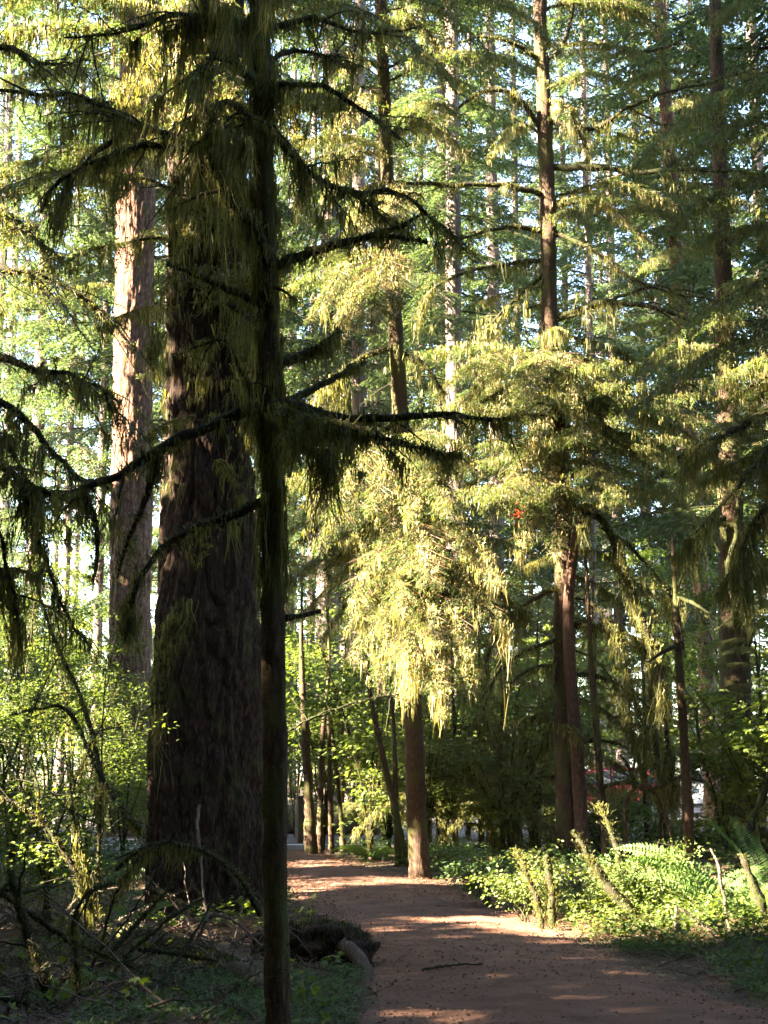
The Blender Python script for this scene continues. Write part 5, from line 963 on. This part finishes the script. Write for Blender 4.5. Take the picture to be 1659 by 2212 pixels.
# ------------------------------------------------------------------ parked cars
M_CARRED = plain_mat('red_car_paint', (.2, .016, .04), .3, .0, 1.0, .03); M_CARPALE = plain_mat('pale_car_paint', (.5, .52, .56), .25, .2, 1.0, .03)
M_GLASS = plain_mat('window_glass', (.02, .025, .03), .04, 0, 1.0); M_TYRE = plain_mat('tyre_rubber', (.02, .02, .02), .8); M_RIM = plain_mat('wheel_rim', (.5, .5, .52), .3, .9)
M_LAMP = plain_mat('tail_lamp', (.3, .01, .01), .2, 0, 1.0); M_PLASTIC = plain_mat('dark_trim', (.025, .025, .027), .5)
def car(label, x, y, rz, paint):
    r = thing('parked_car', label, 'car', (x, y, float(gh(np.array([x]), np.array([y]))[0]) + .012), rz=rz, group='cars parked beyond the trees')
    L = 4.5
    side = np.array([[-2.22, .34], [-2.25, .62], [-2.2, .86], [-1.9, .96], [-1.15, 1.0], [-.45, 1.42], [.2, 1.5], [1.1, 1.47], [1.75, 1.2], [2.12, 1.02], [2.22, .8], [2.22, .36]])
    def loft(poly, hw, mb, mi=0):
        n = len(poly); hs = [(-1, 0), (-.94, .05), (.94, .05), (1, 0)]; V = []
        for k, ins in ((-1.0, .05), (-.93, 0), (.93, 0), (1.0, .05)):
            for px_, pz in poly:
                tw = 1 - .16 * max(0, (pz - .95) / .55); V.append([px_ * (1 - ins * .15), k * hw * tw, pz - ins * .3 * (1 if pz > .5 else 0)])
        F = [[a * n + i, a * n + (i + 1) % n, (a + 1) * n + (i + 1) % n, (a + 1) * n + i] for a in range(3) for i in range(n)]
        mb.add(V, F, mi, False)
        for a, cidx in ((0, 0), (3, 3)):
            c_ = np.mean([V[a * n + i] for i in range(n)], 0); vv = [V[a * n + i] for i in range(n)] + [c_]
            mb.add(vv, [[i, (i + 1) % n, n] for i in range(n)], mi)
    g = MB(); loft([tuple(p) for p in side], .9, g); g.build('body', paint, r)
    for sy in (-1, 1):
        for nm, pl_ in (('window', [(-1.0, 1.0), (-.5, 1.33), (.1, 1.41), (.1, 1.0)]), ('window', [(.17, 1.0), (.17, 1.41), (1.0, 1.39), (1.45, 1.18), (1.5, 1.02)])):
            v = [[a, sy * (.905 * (1 - .16 * max(0, (z - .95) / .55)) + .004), z] for a, z in pl_]; v2 = [[a, b_ - sy * .03, z] for a, b_, z in v]; n = len(v)
            g = MB(); c_ = np.mean(v, 0); g.add(v + [list(c_)], [[i, (i + 1) % n, n] for i in range(n)]); g.add(v + v2, [[i, (i + 1) % n, n + (i + 1) % n, n + i] for i in range(n)]); g.build(nm, M_GLASS, r)
        g = MB(); boxm(g, (-.85, sy * .98, 1.02), (.16, .2, .13)); g.build('wing_mirror', paint, r)
    for nm, a, b_ in (('windscreen', (-1.13, 1.015), (-.47, 1.425)), ('rear_window', (1.14, 1.465), (1.72, 1.225))):
        nn = np.array([-(b_[1] - a[1]), 0, b_[0] - a[0]]); nn = nn / np.linalg.norm(nn) * .012
        v = [[a[0], -.72, a[1]], [a[0], .72, a[1]], [b_[0], .68, b_[1]], [b_[0], -.68, b_[1]]]; g = MB(); g.add(np.array(v) + nn, [[0, 1, 2, 3]]); g.build(nm, M_GLASS, r)
    for wx in (-1.38, 1.36):
        for sy in (-1, 1):
            P = np.array([[wx, sy * .72, .32], [wx, sy * .75, .32], [wx, sy * .9, .32], [wx, sy * .93, .32]]); g = MB(); tube(g, P, [.27, .32, .32, .27], 28, 0); wh = g.build('wheel', M_TYRE, r)
            g = MB(); tube(g, np.array([[wx, sy * .91, .32], [wx, sy * .945, .32]]), [.2, .18], 20, 0); g.build('rim', M_RIM, wh)
    for sy in (-1, 1):
        g = MB(); boxm(g, (-2.19, sy * .66, .72), (.12, .34, .14)); g.build('headlight', M_RIM, r); g = MB(); boxm(g, (2.19, sy * .68, .84), (.1, .3, .16)); g.build('tail_light', M_LAMP, r)
    g = MB(); boxm(g, (0, 0, .3), (4.3, 1.7, .16)); g.build('sill', M_PLASTIC, r)
    return r
car('red parked car glimpsed between trunks, left of the pale one', xat(1300, 48), 48, 0.03, M_CARRED)
car('pale silver parked car glimpsed between trunks, right of the red one', xat(1545, 49), 50.5, -.1, M_CARPALE)

# ------------------------------------------------------------------ far wood (one mass)
rng = np.random.default_rng(400); far = MB(); tr = MB()
for k in range(80):
    y = rng.uniform(76, 140); x = rng.uniform(-.33, .33) * y; x = x + (.2 * y if -.25 < x / y < -.15 and rng.random() < .6 else 0); H = rng.uniform(40, 58); r = rng.uniform(.2, .4); z0 = rng.uniform(1, 9)
    tube(far, np.array([[x, y, -.2], [x, y, H * .5], [x, y, H]]), [r, r * .7, .05], 7, 0)
    for j in range(46):
        t = (j + rng.random()) / 46; z = z0 + (H - z0) * t; L = 4 * (1 - t) ** .7 * rng.uniform(.6, 1.1) + .4; az = rng.uniform(0, 6.283)
        P = bough_path(L, rng.uniform(0, .3), rng.uniform(.2, .6), rng, 5); c_, s_ = math.cos(az), math.sin(az)
        P = np.stack([P[:, 0] * c_ - P[:, 1] * s_ + x, P[:, 0] * s_ + P[:, 1] * c_ + y, P[:, 2] + z], 1)
        spray(far, P, rng, .3 * L + .2, .4, .3, .13, .16, .35, 1, None, t0=.15)
tag(far.build('distant_forest', [M_FARB, M_NEEDFAR]), 'hazy far conifers closing the view behind everything', 'forest', kind='stuff')
rng = np.random.default_rng(401); g = MB(); n = 64000; y = rng.uniform(64, 105, n); x = rng.uniform(-.33, .33, n) * y; nz = fbm(np.stack([x * .25, y * .25, 0 * x], 1), 4, 3); k = (nz > .4); x, y, nz = x[k], y[k], nz[k]
z = rng.random(len(x)) ** .8 * (nz - .28) * 34 + .2; leaf3(g, np.stack([x, y, z], 1), rng.normal(0, 1, (len(x), 3)) * np.array([1, 1, .4]), UP + rng.normal(0, .5, (len(x), 3)), rng.uniform(.15, .3, len(x)), rng, 0, 1)
tag(g.build('distant_undergrowth', M_MAPLE), 'far bright undergrowth between the distant trunks', 'undergrowth', kind='stuff')

# ------------------------------------------------------------------ unseen foliage screens added round the view; holes cut in them aim the sunbeams
GAPS = [(1620, 1810, 15, .5), (1660, 1870, 14.8, .5), (1500, 1880, 14.5, .4), (1060, 1400, 19, .6), (1050, 1300, 19.6, .6), (990, 1440, 19, .6), (960, 1510, 19.8, .5), (920, 1440, 19.2, .7), (930, 1320, 19.6, .7), (1490, 1940, 14.6, .45), (262, 400, 34.8, 0.62), (260, 500, 34.8, 0.62), (259, 600, 34.8, 0.62), (258, 700, 34.8, 0.62), (257, 800, 34.8, 0.62), (256, 900, 34.8, 0.62), (255, 980, 34.8, 0.62), (1000, 1130, 22.5, 0.7), (1100, 1010, 23.6, 0.9), (1180, 1060, 23.6, 0.7), (960, 1420, 19.8, 0.9), (860, 1460, 19.8, 0.8), (1060, 1400, 21, 0.6),   # (column, row, distance, radius in metres): where a sunbeam lands
    (900, 1350, 20.2, 1.1), (980, 1250, 20.2, 0.9), (810, 1330, 20.6, 0.8), (930, 1470, 20.2, 0.7), (1040, 1300, 22, 0.6), (800, 1020, 20.2, 0.7), (900, 1030, 20.7, 0.7), (1010, 930, 23.8, 1),
    (1130, 880, 23.8, 1), (1230, 840, 24, 1), (1350, 960, 24.2, 1.1), (1450, 940, 25, 0.9), (1240, 970, 23.8, 0.9), (1080, 1130, 24, 0.5), (780, 640, 21.2, 0.9), (870, 600, 21.2, 0.6), (690, 700, 21.2, 0.7), (660, 780, 21.2, 0.6), (740, 760, 22.2, 0.5), (700, 830, 21.7, 0.5), (650, 1300, 20.7, 0.6), (700, 1360, 20.2, 0.9),
    (1290, 1920, 15.5, 0.5), (1390, 1860, 15.8, 0.6), (1130, 1910, 15.4, 0.6), (1130, 1850, 15.4, 0.4), (1400, 1920, 15, 0.6), (1300, 1960, 15, 0.5), (1060, 1930, 16.2, 0.4), (1600, 1900, 14.3, 0.5), (1480, 1900, 14.8, 0.5), (1430, 1970, 15.4, 0.6), (1240, 1800, 15, 0.25), (1315, 1760, 15.6, 0.3), (1550, 1870, 14.4, 0.5), (1640, 1890, 14.4, 0.4), (1580, 1970, 14.2, 0.5), (1500, 1960, 15, 0.45), 
    (690, 1872, 25, 0.55), (640, 1868, 25, 0.5), 
    (350, 620, 16.9, .25), (350, 760, 16.9, .25), (355, 900, 16.9, .25), (350, 1000, 16.9, .25), (352, 1100, 16.9, 0.16), (352, 1230, 16.9, 0.16), (360, 500, 16.9, .25), (480, 900, 12, 0.25), (540, 920, 9, 0.12), (530, 760, 9, 0.12),
    (120, 1820, 14, .35), (200, 1880, 14, 0.35), (240, 1780, 14.5, 0.2), (20, 520, 10, 0.5), (380, 170, 16.5, 0.9), (450, 80, 16.5, 0.8), (330, 100, 16, 0.7), (480, 250, 15.5, 0.5), (280, 220, 16, 0.6), (60, 590, 10, 0.25), (380, 170, 22, 1.2), (300, 150, 25, 1), (450, 60, 20, 0.9),
    (100, 1500, 20, 0.8), (200, 1350, 25, 0.7), (60, 1350, 20, 0.7), (250, 1600, 24, 0.7), (30, 1650, 19, 0.6), (150, 1700, 18, 0.35), (330, 1250, 28, 0.6),
    (1600, 1200, 27, 0.6), (1570, 1300, 27, 0.5), (1590, 1100, 27, 0.4), (1500, 50, 26, 0.42), (1640, 800, 14.3, 0.4), (1620, 300, 26, 0.84), (1640, 480, 26, 0.72), (1640, 160, 26, 0.48), (1560, 740, 27, 0.8), (1100, 150, 24, 0.6), (1000, 300, 24, 0.6), (940, 100, 21.2, 0.6), (900, 250, 21.2, 0.54), (960, 460, 21.2, 0.48), (1050, 530, 24, 0.36), (760, 220, 21.2, 0.36), (1400, 1520, 24, 0.3), (1350, 1480, 24, 0.25), (620, 720, 9, 0.1), (740, 860, 21.7, 0.4),
    (700, 1450, 28, 0.8), (760, 1550, 28, 0.6), (640, 1600, 30, 0.8), (760, 1700, 27, 0.5), (770, 1800, 26.5, 0.5), (700, 1780, 28, 0.5)]
_r = np.random.default_rng(71)
for k in range(34):                                   # small dapples on the dirt
    px_, py_ = _r.uniform(730, 1230), _r.normal(1996, 13); GAPS.append((px_, py_, gy(py_), _r.uniform(.03, .09)))
for k in range(8):
    px_, py_ = _r.uniform(800, 1500), _r.normal(2180, 8); GAPS.append((px_, py_, gy(py_), _r.uniform(.02, .05)))
TG = np.array([at(a, b_, c_) for a, b_, c_, d in GAPS]); TR = np.array([d for *_, d in GAPS])
def keep_gaps(P):
    k = np.ones(len(P), bool)
    for c, r in zip(TG, TR):
        d = P - c; a = d @ S; k &= ~((np.linalg.norm(d - a[:, None] * S, axis=1) < r + min(.1, r * .3)) & (a > 0))
    return k
rng = np.random.default_rng(500); g = MB(); n = 300000
P = np.stack([rng.uniform(-22, -14.5, n), rng.uniform(-24, 36, n), rng.uniform(.5, 42, n)], 1); nz = fbm(P * .28, 12, 3)
P = P[nz > .2]; P = P[keep_gaps(P)]; n = len(P)
diamonds(g, P, rng.normal(0, 1, (n, 3)) + np.array([0, 0, -.3]), rng.normal(0, 1, (n, 3)) + UP * .6, rng.uniform(.35, .6, n), rng.uniform(.22, .38, n), 0)
for k in range(16):
    x, y = rng.uniform(-21, -15), -8 + 41 * (k + rng.random()) / 16; 
    c_ = np.array([[x, y, z_] for z_ in np.linspace(-.2, 30, 12)]); 
    if keep_gaps(np.array([[x, y, z_] for z_ in np.linspace(0, 30, 60)])).all(): tube(g, c_, np.linspace(.35, .1, 12), 10, 1)
tag(g.build('foliage_sun_screen', [M_NEEDFAR, M_FARB]), 'unseen foliage screen added left of the view, with holes aiming the sunbeams', 'foliage screen', kind='stuff')
rng = np.random.default_rng(501); g = MB(); U = rng.uniform  # leaf masses added out of view to cut light from above, behind and right
P = np.concatenate([np.stack([U(-14, 14, 24000), U(-16, 5, 24000), U(13, 24, 24000)], 1), np.stack([U(-15, 15, 90000), U(-18, -8, 90000), U(.3, 26, 90000)], 1),
    np.stack([U(-13, 15, 7000), U(4, 36, 7000), U(20.5, 29, 7000)], 1), np.stack([U(11.5, 17, 46000), U(-9, 36, 46000), U(.3, 24, 46000)], 1)])
P = P[keep_gaps(P)]; n = len(P)
diamonds(g, P, rng.normal(0, 1, (n, 3)), rng.normal(0, 1, (n, 3)) + UP * .6, rng.uniform(.35, .6, n), rng.uniform(.22, .38, n), 0)
tag(g.build('foliage_shade_screen', M_NEEDFAR), 'unseen foliage screen added above, behind and right of the viewpoint to darken it', 'foliage screen', kind='stuff')

# ------------------------------------------------------------------ the hazy air of the wood
hz = MB(); hz.add([[x_, y_, z_] for z_ in (-1.6, 50) for y_ in (-70, 270) for x_ in (-210, 210)], [[0, 2, 3, 1], [4, 5, 7, 6], [0, 1, 5, 4], [2, 6, 7, 3], [0, 4, 6, 2], [1, 3, 7, 5]])
m, t, out = mat('haze_air'); pv = t.nodes.new('ShaderNodeVolumePrincipled'); pv.inputs['Color'].default_value = (.93, .96, 1, 1); pv.inputs['Density'].default_value = HAZE; pv.inputs['Anisotropy'].default_value = .25
t.links.new(pv.outputs[0], out.inputs['Volume'])
if HAZE > 0: tag(hz.build('haze', m), 'thin bright morning haze filling the forest', 'haze', kind='stuff')
